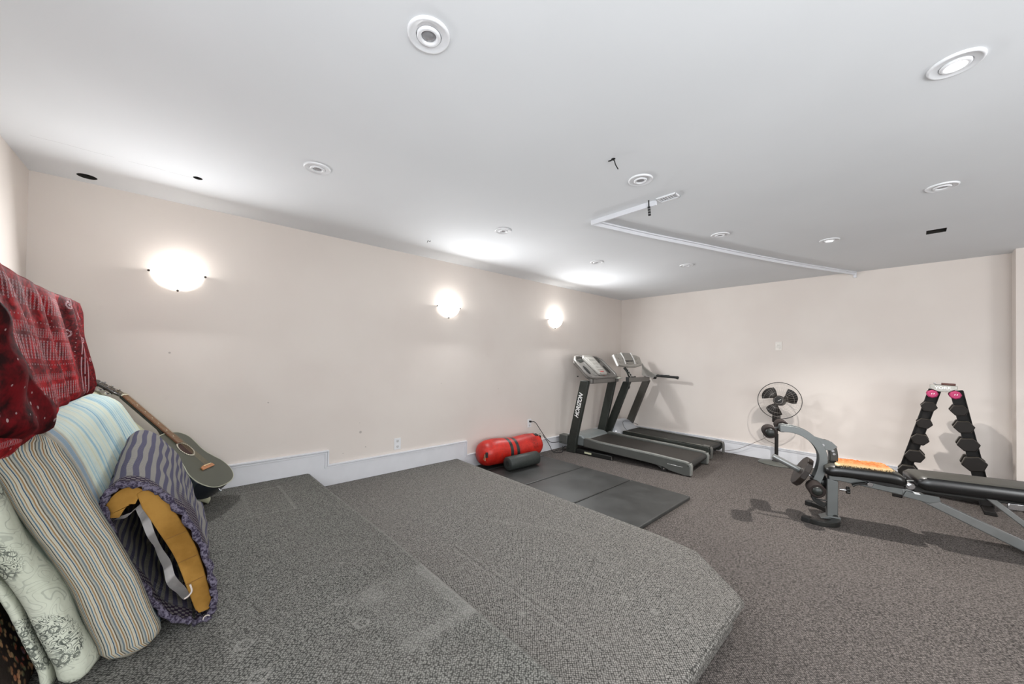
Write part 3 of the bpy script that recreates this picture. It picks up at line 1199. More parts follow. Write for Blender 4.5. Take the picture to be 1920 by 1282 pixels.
# hood: domed shell
hoodm = M('hood_silver', lin(186, 190, 196), .28, .35, .6)
bm = bm_new()
nu, nv = 20, 14
rows = []
for j in range(nv + 1):
    v = j / nv
    y = 1.22 + .44 * v
    zc = .13 + .22 * math.sin(min(1, v * 1.9) * PI / 2) * (1 - max(0, v - .55) * 1.3)
    row = []
    for i in range(nu + 1):
        u = i / nu
        x = -.13 + (W2 + .17) * u
        e = (1 - abs(2 * u - 1) ** 3.0) ** .5 if 0 < u < 1 else 0
        front = .10 * math.sin(PI * u) * (1 - v)
        row.append(bm.verts.new((x, y - 0.05 * (1 - math.sin(PI * u)) * 0 + front * .6, .05 + (zc - .05) * (.45 + .55 * e))))
    rows.append(row)
for j in range(nv):
    for i in range(nu):
        bm.faces.new((rows[j][i], rows[j][i + 1], rows[j + 1][i + 1], rows[j + 1][i]))
ext = [v for r in ([rows[0]], [rows[-1]], [[r[0] for r in rows]], [[r[-1] for r in rows]]) for q in r for v in q]
res = bmesh.ops.extrude_edge_only(bm, edges=[e for e in bm.edges if e.is_boundary])
for v in [g for g in res['geom'] if isinstance(g, bmesh.types.BMVert)]:
    v.co.z = .03
hood = obj('motor_hood', bm, hoodm.m, t2, 50)
bm = bm_new()
tube(bm, smooth_path([(-.128, 1.27, .10), (-.10, 1.33, .20), (-.03, 1.42, .285), (.06, 1.50, .33)], 6), .006, 8)
obj('chrome_trim', bm, chrome, hood)
bm = bm_new()
tube(bm, smooth_path([(.10, 1.245, .19), (.08, 1.30, .27), (.18, 1.36, .325), (.34, 1.33, .31), (.48, 1.26, .25)], 6), .004, 8)
obj('hood_seam', bm, plain('seam_grey', (90, 92, 96), .5), hood)
# uprights
for x in (-.165, .46):
    bm = bm_new()
    prism(bm, [(1.40, .16), (1.53, .16), (1.18, 1.01), (1.06, 1.01)], YZ, x, x + .06)
    obj('upright', bm, plain('upright_brown_grey', (70, 67, 62), .45, .2) if x > 0 else tm_dark, t2, 30, .010, 3)
bm = bm_new()
box(bm, (.16, 1.09, 1.035), (.68, .045, .075))
cb = obj('crossbar', bm, tm_silver, t2, bevel=.012, seg=3)
bm = bm_new()
box(bm, (-.185, 1.09, 1.04), (.02, .05, .085))
obj('bar_collar', bm, tm_black, cb, bevel=.004)
bm = bm_new()
tube(bm, smooth_path([(.40, 1.10, 1.075), (.47, 1.08, 1.078), (.54, 1.07, 1.07), (.60, 1.05, 1.060)], 4), .017, 12)
obj('bar_grip', bm, chrome, cb)
bm = bm_new()
cyl(bm, (.60, 1.045, 1.058), (.63, 1.03, 1.055), .026, seg=16)
obj('grip_cap', bm, tm_black, cb)
bm = bm_new()
cyl(bm, (-.14, 1.14, .93), (-.10, 1.14, .93), .05, seg=24)
obj('round_knob', bm, tm_black, t2)
# display head
O2 = Vector((-.30, 1.175, 1.250))
sl2 = Vector((0, .10, .20)).normalized()
nn2 = Vector((0, -.20, .10)).normalized()
headf = lambda a, b, d: tuple(O2 + Vector((a * 1.13, 0, 0)) + sl2 * b + nn2 * d)
bm = bm_new()
prism(bm, [(.0, .01), (.25, -.02), (.48, -.02), (.66, .01), (.68, .16), (.60, .19), (.48, .20), (.42, .235), (.18, .235), (.10, .205), (.0, .20), (-.03, .18)], headf, -.035, .012)
hd = obj('display_head', bm, tm_light, t2, 30, .012, 3)
bm = bm_new()
prism(bm, [(.20, .085), (.43, .085), (.42, .222), (.22, .222)], headf, .010, .022)
obj('screen', bm, screen_m, hd, 30, .006)
bm = bm_new()
prism(bm, [(.20, .078), (.25, .072), (.38, .072), (.43, .078), (.43, .083), (.20, .083)], headf, .010, .026)
obj('screen_lip', bm, tm_black, hd)
bm = bm_new()
el = [(.32 + .10 * math.cos(k * PI / 12), .045 + .026 * math.sin(k * PI / 12)) for k in range(24)]
prism(bm, el, headf, .010, .020)
obj('key_panel', bm, plain('key_panel_grey', (140, 137, 130), .4), hd)
for a0 in (.175, .44):
    bm = bm_new()
    tube(bm, [headf(a0, .02, .018), headf(a0 + .01, .12, .022), headf(a0, .225, .018)], .012, 8)
    obj('chrome_rib', bm, plain('bright_silver', (236, 234, 230), .25, .4), hd)
bm = bm_new()
tube(bm, [headf(-.02, .0, .0), headf(-.02, .19, .0)], .016, 8)
obj('left_edge_bar', bm, plain('bright_silver_b', (240, 238, 234), .25, .3), hd)
for (a, b) in ((.09, .13), (.09, .06), (.55, .13), (.55, .05)):
    bm = bm_new()
    el = [(a + .045 * math.cos(k * PI / 8), b + .022 * math.sin(k * PI / 8)) for k in range(16)]
    prism(bm, el, headf, .010, .017)
    obj('button_cluster', bm, plain('button_grey', (150, 147, 140), .4), hd)
# exposed wiring on the left, curved side arm on the right
bm = bm_new()
tube(bm, smooth_path([(-.13, 1.17, 1.23), (-.10, 1.13, 1.17), (-.07, 1.10, 1.11), (-.02, 1.10, 1.075), (.08, 1.10, 1.078)], 6), .011, 8)
wr = obj('wire_bundle', bm, tm_black, t2)
bm = bm_new()
tube(bm, smooth_path([(-.14, 1.18, 1.22), (-.13, 1.13, 1.16), (-.10, 1.12, 1.10), (-.05, 1.12, 1.07)], 6), .013, 8)
obj('torn_bracket', bm, tm_dark, t2)
for k in range(4):
    bm = bm_new()
    cyl(bm, (-.125 + k * .018, 1.13 - k * .01, 1.20 - k * .035), (-.115 + k * .018, 1.11 - k * .01, 1.20 - k * .035), .010, seg=10)
    obj('wire_connector', bm, tm_light, wr)
bm = bm_new()
armpts = [(1.20, 1.30), (1.16, 1.235), (1.05, 1.155), (.98, 1.125), (.93, 1.115), (.93, 1.075), (1.16, 1.06), (1.20, 1.10)]
prism(bm, armpts, YZ, .475, .505)
obj('side_arm', bm, tm_light, t2, 30, .010, 3)
bm = bm_new()
tube(bm, [(.49, .95, 1.095), (.50, .62, 1.078)], .020, 12)
gr = obj('side_grip', bm, tm_black, t2)
bm = bm_new()
box(bm, (.475, .80, 1.112), (.02, .15, .01))
obj('pulse_sensor', bm, chrome, gr, bevel=.003)
bm = bm_new()
cyl(bm, (.50, .625, 1.078), (.50, .600, 1.072), .024, seg=14)
obj('grip_end', bm, tm_black, gr)

# ------------------------------------------------------------------ standing fan
fanm = plain('fan_dark_brown', (26, 19, 15), .4, 0, .5, .08)
fanblk = plain('fan_black', (18, 15, 13), .45, 0, .5, .08)
fan_grey = plain('fan_base_grey', (92, 94, 89), .45, .1, .5, .05)
t = thing('standing_fan', 'black pedestal fan with three blades and a wire guard, in front of the end wall', 'fan', (5.82, 1.183, 0), 0)
bm = bm_new()
lathe(bm, [(0, 0), (.20, 0), (.205, .008), (.19, .022), (.12, .034), (.06, .042), (0, .045)], (-.0, 0, 0), (0, 0, 1), 40, .72, 1.0)
obj('base', bm, fan_grey, t, 50)
bm = bm_new()
cyl(bm, (0, 0, .03), (0, 0, .055), .055, .045, 28)
obj('base_collar', bm, fanblk, t)
bm = bm_new()
cyl(bm, (0, 0, .04), (0, 0, .40), .021, seg=20)
cyl(bm, (0, 0, .40), (0, 0, .66), .016, seg=20)
obj('pole', bm, fanblk, t)
bm = bm_new()
box(bm, (-.01, 0, .60), (.07, .085, .10))
cyl(bm, (-.01, 0, .64), (-.03, 0, .74), .040, .028, 20)
obj('control_box', bm, fanm, t, bevel=.012)
# head: axis points to the camera and up a little
hc = Vector((-.09, -.05, .845))
ax = Vector((-.97, -.06, .12)).normalized()
fr = frame_to(ax)
bm = bm_new()
lathe(bm, [(0, -.13), (.045, -.125), (.062, -.09), (.062, -.04), (.05, -.02), (.015, -.015), (.015, .03), (0, .03)], hc, ax, 24)
mo = obj('motor_housing', bm, fanm, t, 50)
bm = bm_new()
lathe(bm, [(0, .072), (.052, .068), (.064, .05), (.064, .025), (0, .02)], hc, ax, 28)
obj('hub', bm, fanblk, t, 50)
bm = bm_new()
mt = Matrix.Translation(hc) @ fr
P_ = lambda x, y, z: mt @ Vector((x, y, z))
q = [P_(*v) for v in ((-.005, -.012, .074), (.026, .012, .074), (.022, .018, .074), (-.009, -.006, .074))]
f4 = [bm.verts.new(v) for v in q]
bm.faces.new(f4)
bmesh.ops.solidify(bm, geom=bm.faces[:], thickness=.001)
obj('maker_mark', bm, white_ink, t)
# blades
# choose in-plane reference so blades sit as in the picture: up-left, right, down
right = Vector((0, -1, 0))
right = (right - ax * right.dot(ax)).normalized()
upd = right.cross(ax)
if upd.z < 0:
    upd = -upd
for a0 in (132, 14, 238):
    a0 = math.radians(a0)
    bm = bm_new()
    nr, na = 8, 10
    rows = []
    for i in range(nr + 1):
        f = i / nr
        r = .035 + .165 * f
        wdt = math.radians(34 + 34 * math.sin(min(1, f * 1.15) * PI * .62))
        row = []
        for j in range(na + 1):
            g = j / na - .5
            rr = r
            if i == nr:
                rr = r - .025 * abs(g * 2) ** 2.2
            an = a0 + g * wdt * 1.0 + .25 * f
            row.append(bm.verts.new(hc + (right * math.cos(an) + upd * math.sin(an)) * rr + ax * (.045 + .05 * g * (1 - .2 * f))))
        rows.append(row)
    for i in range(nr):
        for j in range(na):
            bm.faces.new((rows[i][j], rows[i][j + 1], rows[i + 1][j + 1], rows[i + 1][j]))
    bmesh.ops.solidify(bm, geom=bm.faces[:], thickness=.003)
    obj('blade', bm, fanm, t, 60)
# guard
RG = .232
ring = lambda r, d, n=64: [hc + (right * math.cos(2 * PI * k / n) + upd * math.sin(2 * PI * k / n)) * r + ax * d for k in range(n)]
bm = bm_new()
tube(bm, ring(RG, .03), .0042, 8, closed=True)
obj('guard_rim', bm, fanblk, t)
wirem = plain('guard_wire', (170, 163, 155), .4, .5)
for d_sign, nm in ((1, 'front_guard'), (-1, 'rear_guard')):
    bm = bm_new()
    prof_ = [(.045, .105), (.10, .10), (.16, .088), (.205, .062), (RG, .03)] if d_sign > 0 else [(.06, -.06), (.12, -.055), (.18, -.03), (.215, 0), (RG, .03)]
    nw = 40
    for k in range(nw):
        an = 2 * PI * k / nw
        dv = right * math.cos(an + .1) + upd * math.sin(an + .1)
        tube(bm, [hc + dv * r + ax * d for r, d in prof_], .0005, 3, caps=False)
    for r, d in prof_[:4:1]:
        tube(bm, ring(r, d, 48), .0008, 4, closed=True)
    obj(nm, bm, wirem, t)
bm = bm_new()
tube(bm, smooth_path([hc + Vector((.05, .03, -.05)), hc + Vector((.03, .09, -.09)), hc + Vector((.03, .085, -.16)), Vector((0, .03, .60))], 6), .004, 6)
obj('motor_cable', bm, fanblk, t)
bm = bm_new()
tube(bm, smooth_path([(5.84, 1.20, .52), (5.89, 1.27, .38), (5.91, 1.30, .345), (5.92, 1.34, .30), (5.93, 1.50, .19), (5.94, 1.66, .09), (5.95, 1.82, .03), (5.95, 1.95, .01)], 6), .003, 6)
tube(bm, smooth_path([(5.90, 1.29, .36), (5.90, 1.34, .37), (5.90, 1.345, .33), (5.90, 1.31, .285), (5.90, 1.22, .25)], 6), .003, 6)
tag(obj('power_cord', bm, plain('cord_grey', (98, 88, 80), .6)), 'thin grey cord drooping from the fan along the end wall baseboard', 'power cord')

# ------------------------------------------------------------------ dumbbell rack and dumbbells
rackm = plain('rack_black', (19, 16, 14), .6, .0, .3, .1)
ironm = plain('dumbbell_rubber', (24, 20, 17), .62, .0, .28, .12, 40, .1)
iron_lit = plain('dumbbell_lit_side', (66, 62, 55), .4, .3, .5, .1)  # paler tone for the head sides, with light from above put into it
pinkm = plain('pink_neoprene', (168, 52, 96), .6, 0, .4, .06)
RX = 5.56
t = thing('dumbbell_rack', 'black upright A shaped dumbbell rack with silver top plate by the end wall', 'rack', (RX, -.22, 0), 0)
legl = [(-.155, 1.075), (.275, 0.0)]      # (y offset for left leg centre) filled below
LT, LB = Vector((0, .050, 1.09)), Vector((0, .305, .03))
RT, RB = Vector((0, -.085, 1.09)), Vector((0, -.265, .03))
for a, b in ((LT, LB), (RT, RB)):
    bm = bm_new()
    tube(bm, [a, b], 0, flat=(.085, .035), up=(0, 1, 0))
    o = obj('leg', bm, rackm, t, 30, .006)
    bm = bm_new()
    for s_ in (-1, 1):
        tube(bm, [a + Vector((-.012, .040 * s_, 0)), b + Vector((-.012, .040 * s_, 0))], 0, flat=(.006, .05), up=(0, 1, 0))
    obj('leg_flange', bm, rackm, o, 30)
bm = bm_new()
box(bm, (.0, .305, .018), (.42, .07, .036))
box(bm, (.0, -.265, .018), (.42, .07, .036))
box(bm, (.12, .02, .03), (.05, .57, .035))
obj('floor_feet', bm, rackm, t, bevel=.006)
bm = bm_new()
prism(bm, [(.085, .0), (.085, .038), (-.090, .030), (-.090, -.004), (-.065, -.012), (-.040, -.030), (.030, -.030), (.060, -.014)], lambda a, b, d: (d, a, b + 1.105), -.062, -.050)
tp = obj('top_plate', bm, plain('plate_silver', (146, 144, 137), .35, .5), t, 30, .003)
bm = bm_new()
box(bm, (-.01, -.005, 1.120), (.10, .165, .012))
obj('top_shelf', bm, plain('shelf_grey', (150, 150, 142), .4, .4), t, bevel=.003)
mt = Matrix(((0, 0, -1), (-1, 0, 0), (0, 1, 0))).to_4x4()
mt.translation = Vector((-.0625, 0.0, 1.112))
text_mesh('plate_lettering', 'YORK', .034, .001, white_ink, tp, mt, 0, 1.0, 1.15, .0008)


def make_dumbbell(label, R, loc, tilt, grp=True, hexo=True):
    d = thing('hex_dumbbell', label, 'dumbbell', loc, 0, 'hex dumbbells on the rack')
    bm = bm_new()
    cyl(bm, (-.06, 0, 0), (.09, 0, 0), .016, seg=16)
    obj('handle', bm, chrome, d)
    for x0, x1 in ((-.115, -.035), (.045, .125)):
        bm = bm_new()
        pts = [(R * math.cos(k * PI / 3 + tilt), .92 * R * math.sin(k * PI / 3 + tilt)) for k in range(6)]
        prism(bm, pts, YZ, x0 + .010, x1 - .010)
        pts2 = [(a * .86, b * .86) for a, b in pts]
        # side faces get the paler colour that stands for light on them
        for f_ in bm.faces:
            if len(f_.verts) == 4:
                f_.material_index = 1
        h = obj('head', bm, [ironm, iron_lit], d, 20, R * .10, 2)
    return d


left = [(-.129, .922, .070, 0.10, 'second hex dumbbell slot, left leg, just under the pink weight'), (-.099, .753, .070, .14, 'third down on the left leg of the rack'),
        (-.070, .589, .078, .16, 'fourth down on the left leg of the rack'), (-.035, .416, .088, -.04, 'fifth down, largest clear one on the left leg of the rack'), (.012, .255, .090, .0, 'lowest on the left leg, partly behind the bench')]
rightd = [(-.318, .906, .072, -.10, 'just under the pink weight, right leg'), (-.346, .753, .082, -.12, 'third down on the right leg of the rack'),
          (-.372, .591, .088, -.16, 'fourth down on the right leg of the rack'), (-.406, .418, .098, -.22, 'lowest and biggest, on the right leg of the rack')]
labs_l = ['black hex dumbbell on the left rack leg, first below the pink weight', 'black hex dumbbell on the left rack leg, second below the pink weight',
          'black hex dumbbell on the left rack leg, third below the pink weight', 'black hex dumbbell on the left rack leg, fourth below the pink weight', 'lowest hex dumbbell on the left rack leg, partly behind the bench seat']
labs_r = ['black hex dumbbell on the right rack leg, first below the pink weight', 'black hex dumbbell on the right rack leg, second below the pink weight',
          'black hex dumbbell on the right rack leg, third below the pink weight', 'biggest black hex dumbbell, lowest on the right rack leg']
for (y, z, R, tl, _), lb in list(zip(left, labs_l)) + list(zip(rightd, labs_r)):
    make_dumbbell(lb, R * .83, (RX - .005, y, z), tl)
for y, lb in ((-.151, 'small pink dumbbell at the top of the left rack leg'), (-.295, 'small pink dumbbell at the top of the right rack leg')):
    d = thing('pink_dumbbell', lb, 'dumbbell', (RX, y, 1.050), 0, 'pink dumbbells on the rack')
    bm = bm_new()
    cyl(bm, (-.05, 0, 0), (.08, 0, 0), .013, seg=16)
    obj('handle', bm, pinkm, d)
    for x0, x1 in ((-.105, -.045), (.055, .105)):
        bm = bm_new()
        lathe(bm, [(0, x0), (.032, x0), (.040, x0 + .012), (.040, x1 - .012), (.030, x1), (0, x1)], (0, 0, 0), (1, 0, 0), 8)
        h = obj('head', bm, pinkm, d, 20, .004)
        if x0 < -.06:
            bm = bm_new()
            box(bm, (x0 - .0008, .004, .004), (.001, .005, .012), Euler((.3, 0, 0)))
            box(bm, (x0 - .0008, -.010, .004), (.001, .005, .012), Euler((.3, 0, 0)))
            obj('weight_mark', bm, white_ink, h)
t = thing('hand_grip', 'brown handled grip with chrome clip lying on top of the dumbbell rack', 'hand grip', (RX - .02, -.235, 1.1375), 0)
bm = bm_new()
cyl(bm, (0, .025, .011), (0, -.065, .006), .0125, seg=16)
obj('handle', bm, plain('grip_brown', (84, 52, 46), .6), t, bevel=.002)
bm = bm_new()
tube(bm, smooth_path([(0, .025, .010), (0, .05, .004), (0, .07, .010), (0, .072, .018), (0, .060, .018)], 5), .0035, 8)
tube(bm, [(0, .03, .006), (0, .065, .003)], .003, 8)
obj('chrome_clip', bm, chrome, t)

# ------------------------------------------------------------------ weight bench
steel = plain('bench_silver_paint', (112, 115, 114), .38, .55, .5, .05, 10)
steel_hi = plain('bench_silver_light', (134, 136, 135), .3, .6, .5, .05, 10)
blk = plain('bench_black_steel', (30, 30, 28), .45, .2, .5, .1)
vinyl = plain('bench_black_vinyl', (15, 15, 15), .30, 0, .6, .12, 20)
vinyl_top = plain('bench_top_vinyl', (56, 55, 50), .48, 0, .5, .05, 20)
foam = plain('roller_foam_brown', (36, 28, 25), .75, 0, .3, .1, 80, .2)
AZ = math.radians(-72)
t = thing('weight_bench', 'black padded weight bench on a silver frame with leg rollers at the front', 'weight bench', (4.13, .43, 0), AZ)
sz = lambda a, b, d: (a, d, b)     # a along, b up, d across


def pad(name, x0, x1, w, z0, z1, crown, droop0, droop1):
    """upholstered pad: black sides, greyer top, rounded ends"""
    bm = bm_new()
    n = 26
    rings = []
    for i in range(n + 1):
        f = i / n
        x = x0 + (x1 - x0) * f
        e0 = max(0, 1 - (x - x0) / .06)
        e1 = max(0, 1 - (x1 - x) / .06)
        e = max(e0, e1)
        k = math.sqrt(max(0, 1 - e * e * .93))
        hw = w / 2 * (.84 + .16 * k)
        zz = zmid = (z0 + z1) / 2
        hh = (z1 - z0) / 2 * (.35 + .65 * k)
        dz = -droop0 * max(0, 1 - (x - x0) / .12) ** 2 - droop1 * max(0, 1 - (x1 - x) / .12) ** 2
        sec = [(-hw * .92, -hh), (-hw, -hh * .6), (-hw * 1.02, 0), (-hw, hh * .55), (-hw * .93, hh * .93), (-hw * .6, hh + crown * .7), (0, hh + crown), (hw * .6, hh + crown * .7), (hw * .93, hh * .93), (hw, hh * .55), (hw * 1.02, 0), (hw, -hh * .6), (hw * .92, -hh)]
        rings.append([bm.verts.new((x, a, zmid + b + dz)) for a, b in sec])
    m_ = len(rings[0])
    for i in range(n):
        for k in range(m_):
            f_ = bm.faces.new((rings[i][k], rings[i][(k + 1) % m_], rings[i + 1][(k + 1) % m_], rings[i + 1][k]))
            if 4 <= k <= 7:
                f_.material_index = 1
    bm.faces.new(rings[0][::-1])
    bm.faces.new(rings[-1])
    return obj(name, bm, [vinyl, vinyl_top], t, 60)


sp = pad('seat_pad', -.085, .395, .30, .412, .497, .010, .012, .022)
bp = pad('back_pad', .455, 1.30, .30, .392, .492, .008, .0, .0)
bm = bm_new()
for s_ in (-1, 1):
    tube(bm, [(.50, s_ * .138, .487), (1.26, s_ * .138, .487)], .003, 6)
obj('piping', bm, vinyl, bp)
# frame
bm = bm_new()
prism(bm, [(-.055, .02), (.018, .02), (.018, .345), (-.055, .36)], sz, -.028, .028)
up = obj('front_post', bm, steel, t, 30, .006)
bm = bm_new()
prism(bm, [(-.045, .425), (-.045, .345), (.03, .350), (.44, .300), (.46, .325), (.44, .362), (.03, .418)], sz, -.028, .028)
obj('seat_beam', bm, steel, t, 30, .006)
bm = bm_new()
prism(bm, [(.40, .372), (.40, .302), (.48, .292), (1.06, .005), (1.10, .02), (1.12, .055), (.52, .335)], sz, -.030, .030)
lb = obj('rear_leg', bm, steel_hi, t, 30, .006)
bm = bm_new()
box(bm, (1.09, 0, .022), (.06, .50, .045))
obj('rear_foot', bm, blk, t, bevel=.008)
bm = bm_new()
prism(bm, [(.42, .345), (.60, .335), (.61, .30), (.55, .275), (.40, .300)], sz, -.040, -.031)
gp = obj('gusset_plate', bm, steel, t, 30, .004)
bm = bm_new()
prism(bm, [(.455, .350), (.490, .345), (.500, .330), (.468, .332)], sz, -.0425, -.0405)
obj('rating_label', bm, white_ink, gp)
# rear strut and black under rail
bm = bm_new()
tube(bm, [(.84, -.05, .385), (1.14, -.05, .10)], 0, flat=(.035, .025), up=(0, 0, 1))
obj('back_strut', bm, steel_hi, t, 30, .004)
bm = bm_new()
prism(bm, [(.46, .352), (.46, .405), (1.25, .400), (1.25, .36), (.86, .352)], sz, -.045, .045)
obj('under_rail', bm, blk, t, 30, .005)
bm = bm_new()
box(bm, (.98, -.02, .34), (.10, .07, .05))
obj('adjust_catch', bm, chrome, t, bevel=.006)
bm = bm_new()
box(bm, (1.06, -.03, .33), (.10, .09, .06))
obj('catch_block', bm, fanm, t, bevel=.01)
# hinge
bm = bm_new()
cyl(bm, (.435, -.07, .395), (.435, .07, .395), .026, seg=20)
cyl(bm, (.435, -.09, .395), (.435, -.07, .395), .016, seg=14)
hg = obj('hinge_pin', bm, chrome, t)
bm = bm_new()
tube(bm, smooth_path([(.36, -.03, .395), (.39, -.05, .400), (.42, -.06, .43), (.455, -.055, .435)], 5), .006, 8)
obj('hinge_spring', bm, steel_hi, t)
bm = bm_new()
tube(bm, [(.36, .03, .44), (.41, .03, .43), (.44, .03, .43)], .005, 8)
obj('pull_rod', bm, steel_hi, t)
bm = bm_new()
prism(bm, [(.05, .40), (.06, .428), (.40, .398), (.42, .36), (.30, .362)], sz, -.045, .045)
obj('seat_bracket', bm, fanblk, t, 30, .004)
# star knob on the post, lever under the seat
bm = bm_new()
cyl(bm, (.03, 0, .275), (.075, 0, .275), .010, seg=12)
kn = obj('pop_pin', bm, chrome, t)
bm = bm_new()
for k in range(5):
    a = 2 * PI * k / 5
    cyl(bm, (.075, .018 * math.cos(a), .275 + .018 * math.sin(a)), (.095, .018 * math.cos(a), .275 + .018 * math.sin(a)), .013, seg=12)
obj('star_knob', bm, blk, kn)
bm = bm_new()
tube(bm, smooth_path([(.10, -.055, .335), (.13, -.055, .352), (.17, -.055, .362), (.20, -.05, .365)], 4), [.014, .012, .010, .010, .010, .010, .010, .010, .010, .010, .010, .010, .010], 10)
lv = obj('seat_lever', bm, blk, t)
bm = bm_new()
cyl(bm, (.205, -.03, .365), (.205, -.07, .365), .019, seg=18)
obj('lever_bolt', bm, chrome, t, bevel=.003)
bm = bm_new()
cyl(bm, (.0, -.028, .045), (.0, -.036, .045), .018, seg=18)
obj('post_bolt', bm, blk, t)
bm = bm_new()
cyl(bm, (.02, -.03, .410), (.02, -.045, .410), .008, seg=12)
obj('seat_bolt', bm, chrome, t)
# curved front foot
bm = bm_new()
foot = smooth_path([(-.235, -.12, .020), (-.13, -.165, .020), (-.03, -.13, .020), (.0, -.03, .020), (.01, .08, .020), (-.0, .19, .020), (-.05, .28, .020), (-.135, .335, .020)], 6)
tube(bm, foot, 0, flat=(.04, .055), up=(0, 0, 1))
ft = obj('front_foot', bm, blk, t, 40, .004)
for a, b in ((foot[0], foot[3]), (foot[-4], foot[-1])):
    bm = bm_new()
    tube(bm, [a, b], 0, flat=(.046, .064), up=(0, 0, 1))
    obj('rubber_end', bm, black_rubber, ft, 30, .006)
bm = bm_new()
prism(bm, [(-.10, .02), (.03, .02), (.03, .05), (-.04, .05)], sz, -.05, .05)
obj('foot_plate', bm, steel, t, 30, .003)
# leg developer: curved arms, pivot bracket, four foam rollers
arm = smooth_path([(-.385, 0, .752), (-.30, 0, .752), (-.22, 0, .728), (-.15, 0, .675), (-.10, 0, .60), (-.085, 0, .52), (-.10, 0, .42), (-.135, 0, .31)], 6)
for y in (-.055, .035):
    bm = bm_new()
    tube(bm, [(p.x, y, p.z) for p in arm], 0, flat=(.010, .058), up=(0, 1, 0))
    obj('leg_arm', bm, steel, t, 40, .003)
bm = bm_new()
prism(bm, [(-.165, .715), (-.03, .675), (.01, .635), (-.03, .60), (-.10, .60), (-.13, .66)], sz, -.045, -.037)
obj('arm_plate', bm, steel, t, 30, .003)
bm = bm_new()
br = smooth_path([(-.115, 0, .612), (-.09, 0, .645), (-.055, 0, .652), (-.022, 0, .62), (-.012, 0, .56), (-.012, 0, .51)], 6)
tube(bm, [(p.x, .0, p.z) for p in br], 0, flat=(.07, .055), up=(0, 1, 0))
pv = obj('pivot_bracket', bm, plain('bracket_dark', (62, 62, 58), .35, .3), t, 40, .005)
for x, z in ((-.085, .640), (-.022, .60), (-.014, .575)):
    bm = bm_new()
    cyl(bm, (x, -.036, z), (x, -.048, z), .010, seg=14)
    obj('pivot_bolt', bm, chrome, pv)
bm = bm_new()
box(bm, (-.012, 0, .515), (.05, .05, .03))
obj('bracket_post', bm, blk, t, bevel=.004)


def roller(x, z, y0, y1, R=.052):
    bm = bm_new()
    lathe(bm, [(.02, y0), (R - .006, y0), (R, y0 + .008), (R, y1 - .008), (R - .006, y1), (.02, y1)], (x, 0, z), (0, 1, 0), 28)
    o = obj('foam_roller_pad', bm, foam, t, 50)
    bm = bm_new()
    bm.free()
    for yy, s_ in ((y0, -1), (y1, 1)):
        bm = bm_new()
        lathe(bm, [(.0, 0), (.034, 0), (.034, .006), (.026, .014), (0, .016)], (x, yy, z), (0, s_, 0), 24)
        obj('end_cap', bm, plain('cap_dark', (32, 35, 32), .4), o, 50)
    return o


roller(-.475, .735, -.225, -.075)
roller(-.355, .755, .05, .20)
roller(-.155, .292, -.225, -.075, .056)
roller(-.070, .298, .05, .20, .056)
for xa, xb, z in ((-.475, -.355, .745), (-.155, -.070, .295)):
    bm = bm_new()
    cyl(bm, (xa, -.15, z), (xb, .13, z), .012, seg=14)
    obj('roller_bar', bm, chrome, t)
bm = bm_new()
tube(bm, smooth_path([(-.13, 0, .24), (-.14, 0, .19), (-.12, 0, .15), (-.06, 0, .12)], 5), 0, flat=(.03, .04), up=(0, 1, 0))
obj('arm_stop', bm, blk, t, 40, .004)
bm = bm_new()
tube(bm, [(-.13, -.02, .17), (-.03, -.02, .165)], .006, 8)
obj('stop_pin', bm, blk, t)
# weight horn
dh = Vector((-.40 + .11, 0, .505 - .36)).normalized()
h0 = Vector((-.10, 0, .325))
bm = bm_new()
cyl(bm, h0, h0 + dh * .13, .011, seg=14)
hr = obj('weight_rod', bm, chrome, t)
bm = bm_new()
cyl(bm, h0 + dh * .13, h0 + dh * .37, .024, seg=20)
obj('weight_sleeve', bm, steel_hi, hr)
# the weight plate on the horn is a thing of its own
plate_c = h0 + dh * .135
world_m = Matrix.Translation((4.13, .43, 0)) @ Matrix.Rotation(AZ, 4, 'Z')
wc = world_m @ plate_c
wd = (world_m.to_3x3() @ dh).normalized()
tp_ = thing('weight_plate', 'dark many sided weight plate fitted on the rod of the bench leg arm', 'weight plate', tuple(wc), 0)
f3 = frame_to(wd)
bm = bm_new()
n = 12
A = []
for d_ in (-.022, .022):
    A.append([bm.verts.new(f3 @ Vector((.135 * math.cos(2 * PI * (k + .5) / n), .135 * math.sin(2 * PI * (k + .5) / n), d_))) for k in range(n)])
Bc = []
for d_ in (-.022, .022):
    Bc.append([bm.verts.new(f3 @ Vector((.026 * math.cos(2 * PI * (k + .5) / n), .026 * math.sin(2 * PI * (k + .5) / n), d_))) for k in range(n)])
for k in range(n):
    k2 = (k + 1) % n
    bm.faces.new((A[0][k], A[0][k2], A[1][k2], A[1][k]))
    bm.faces.new((Bc[0][k], Bc[0][k2], Bc[1][k2], Bc[1][k]))
    for s_ in (0, 1):
        bm.faces.new((A[s_][k], A[s_][k2], Bc[s_][k2], Bc[s_][k]))
plm = plain('plate_rubber', (38, 31, 27), .45, .1, .5, .12)
obj('plate_body', bm, plm, tp_, 20, .005)
bm = bm_new()
tube(bm, [f3 @ Vector((.095 * math.cos(a), .095 * math.sin(a), -.023)) for a in [k * PI / 12 for k in range(24)]], .006, 8, closed=True)
obj('raised_ring', bm, plm, tp_, 60)
bm = bm_new()
tube(bm, [f3 @ Vector((.032 * math.cos(a), .032 * math.sin(a), -.0235)) for a in [k * PI / 12 for k in range(24)]], .006, 8, closed=True)
obj('steel_bushing', bm, chrome, tp_, 60)

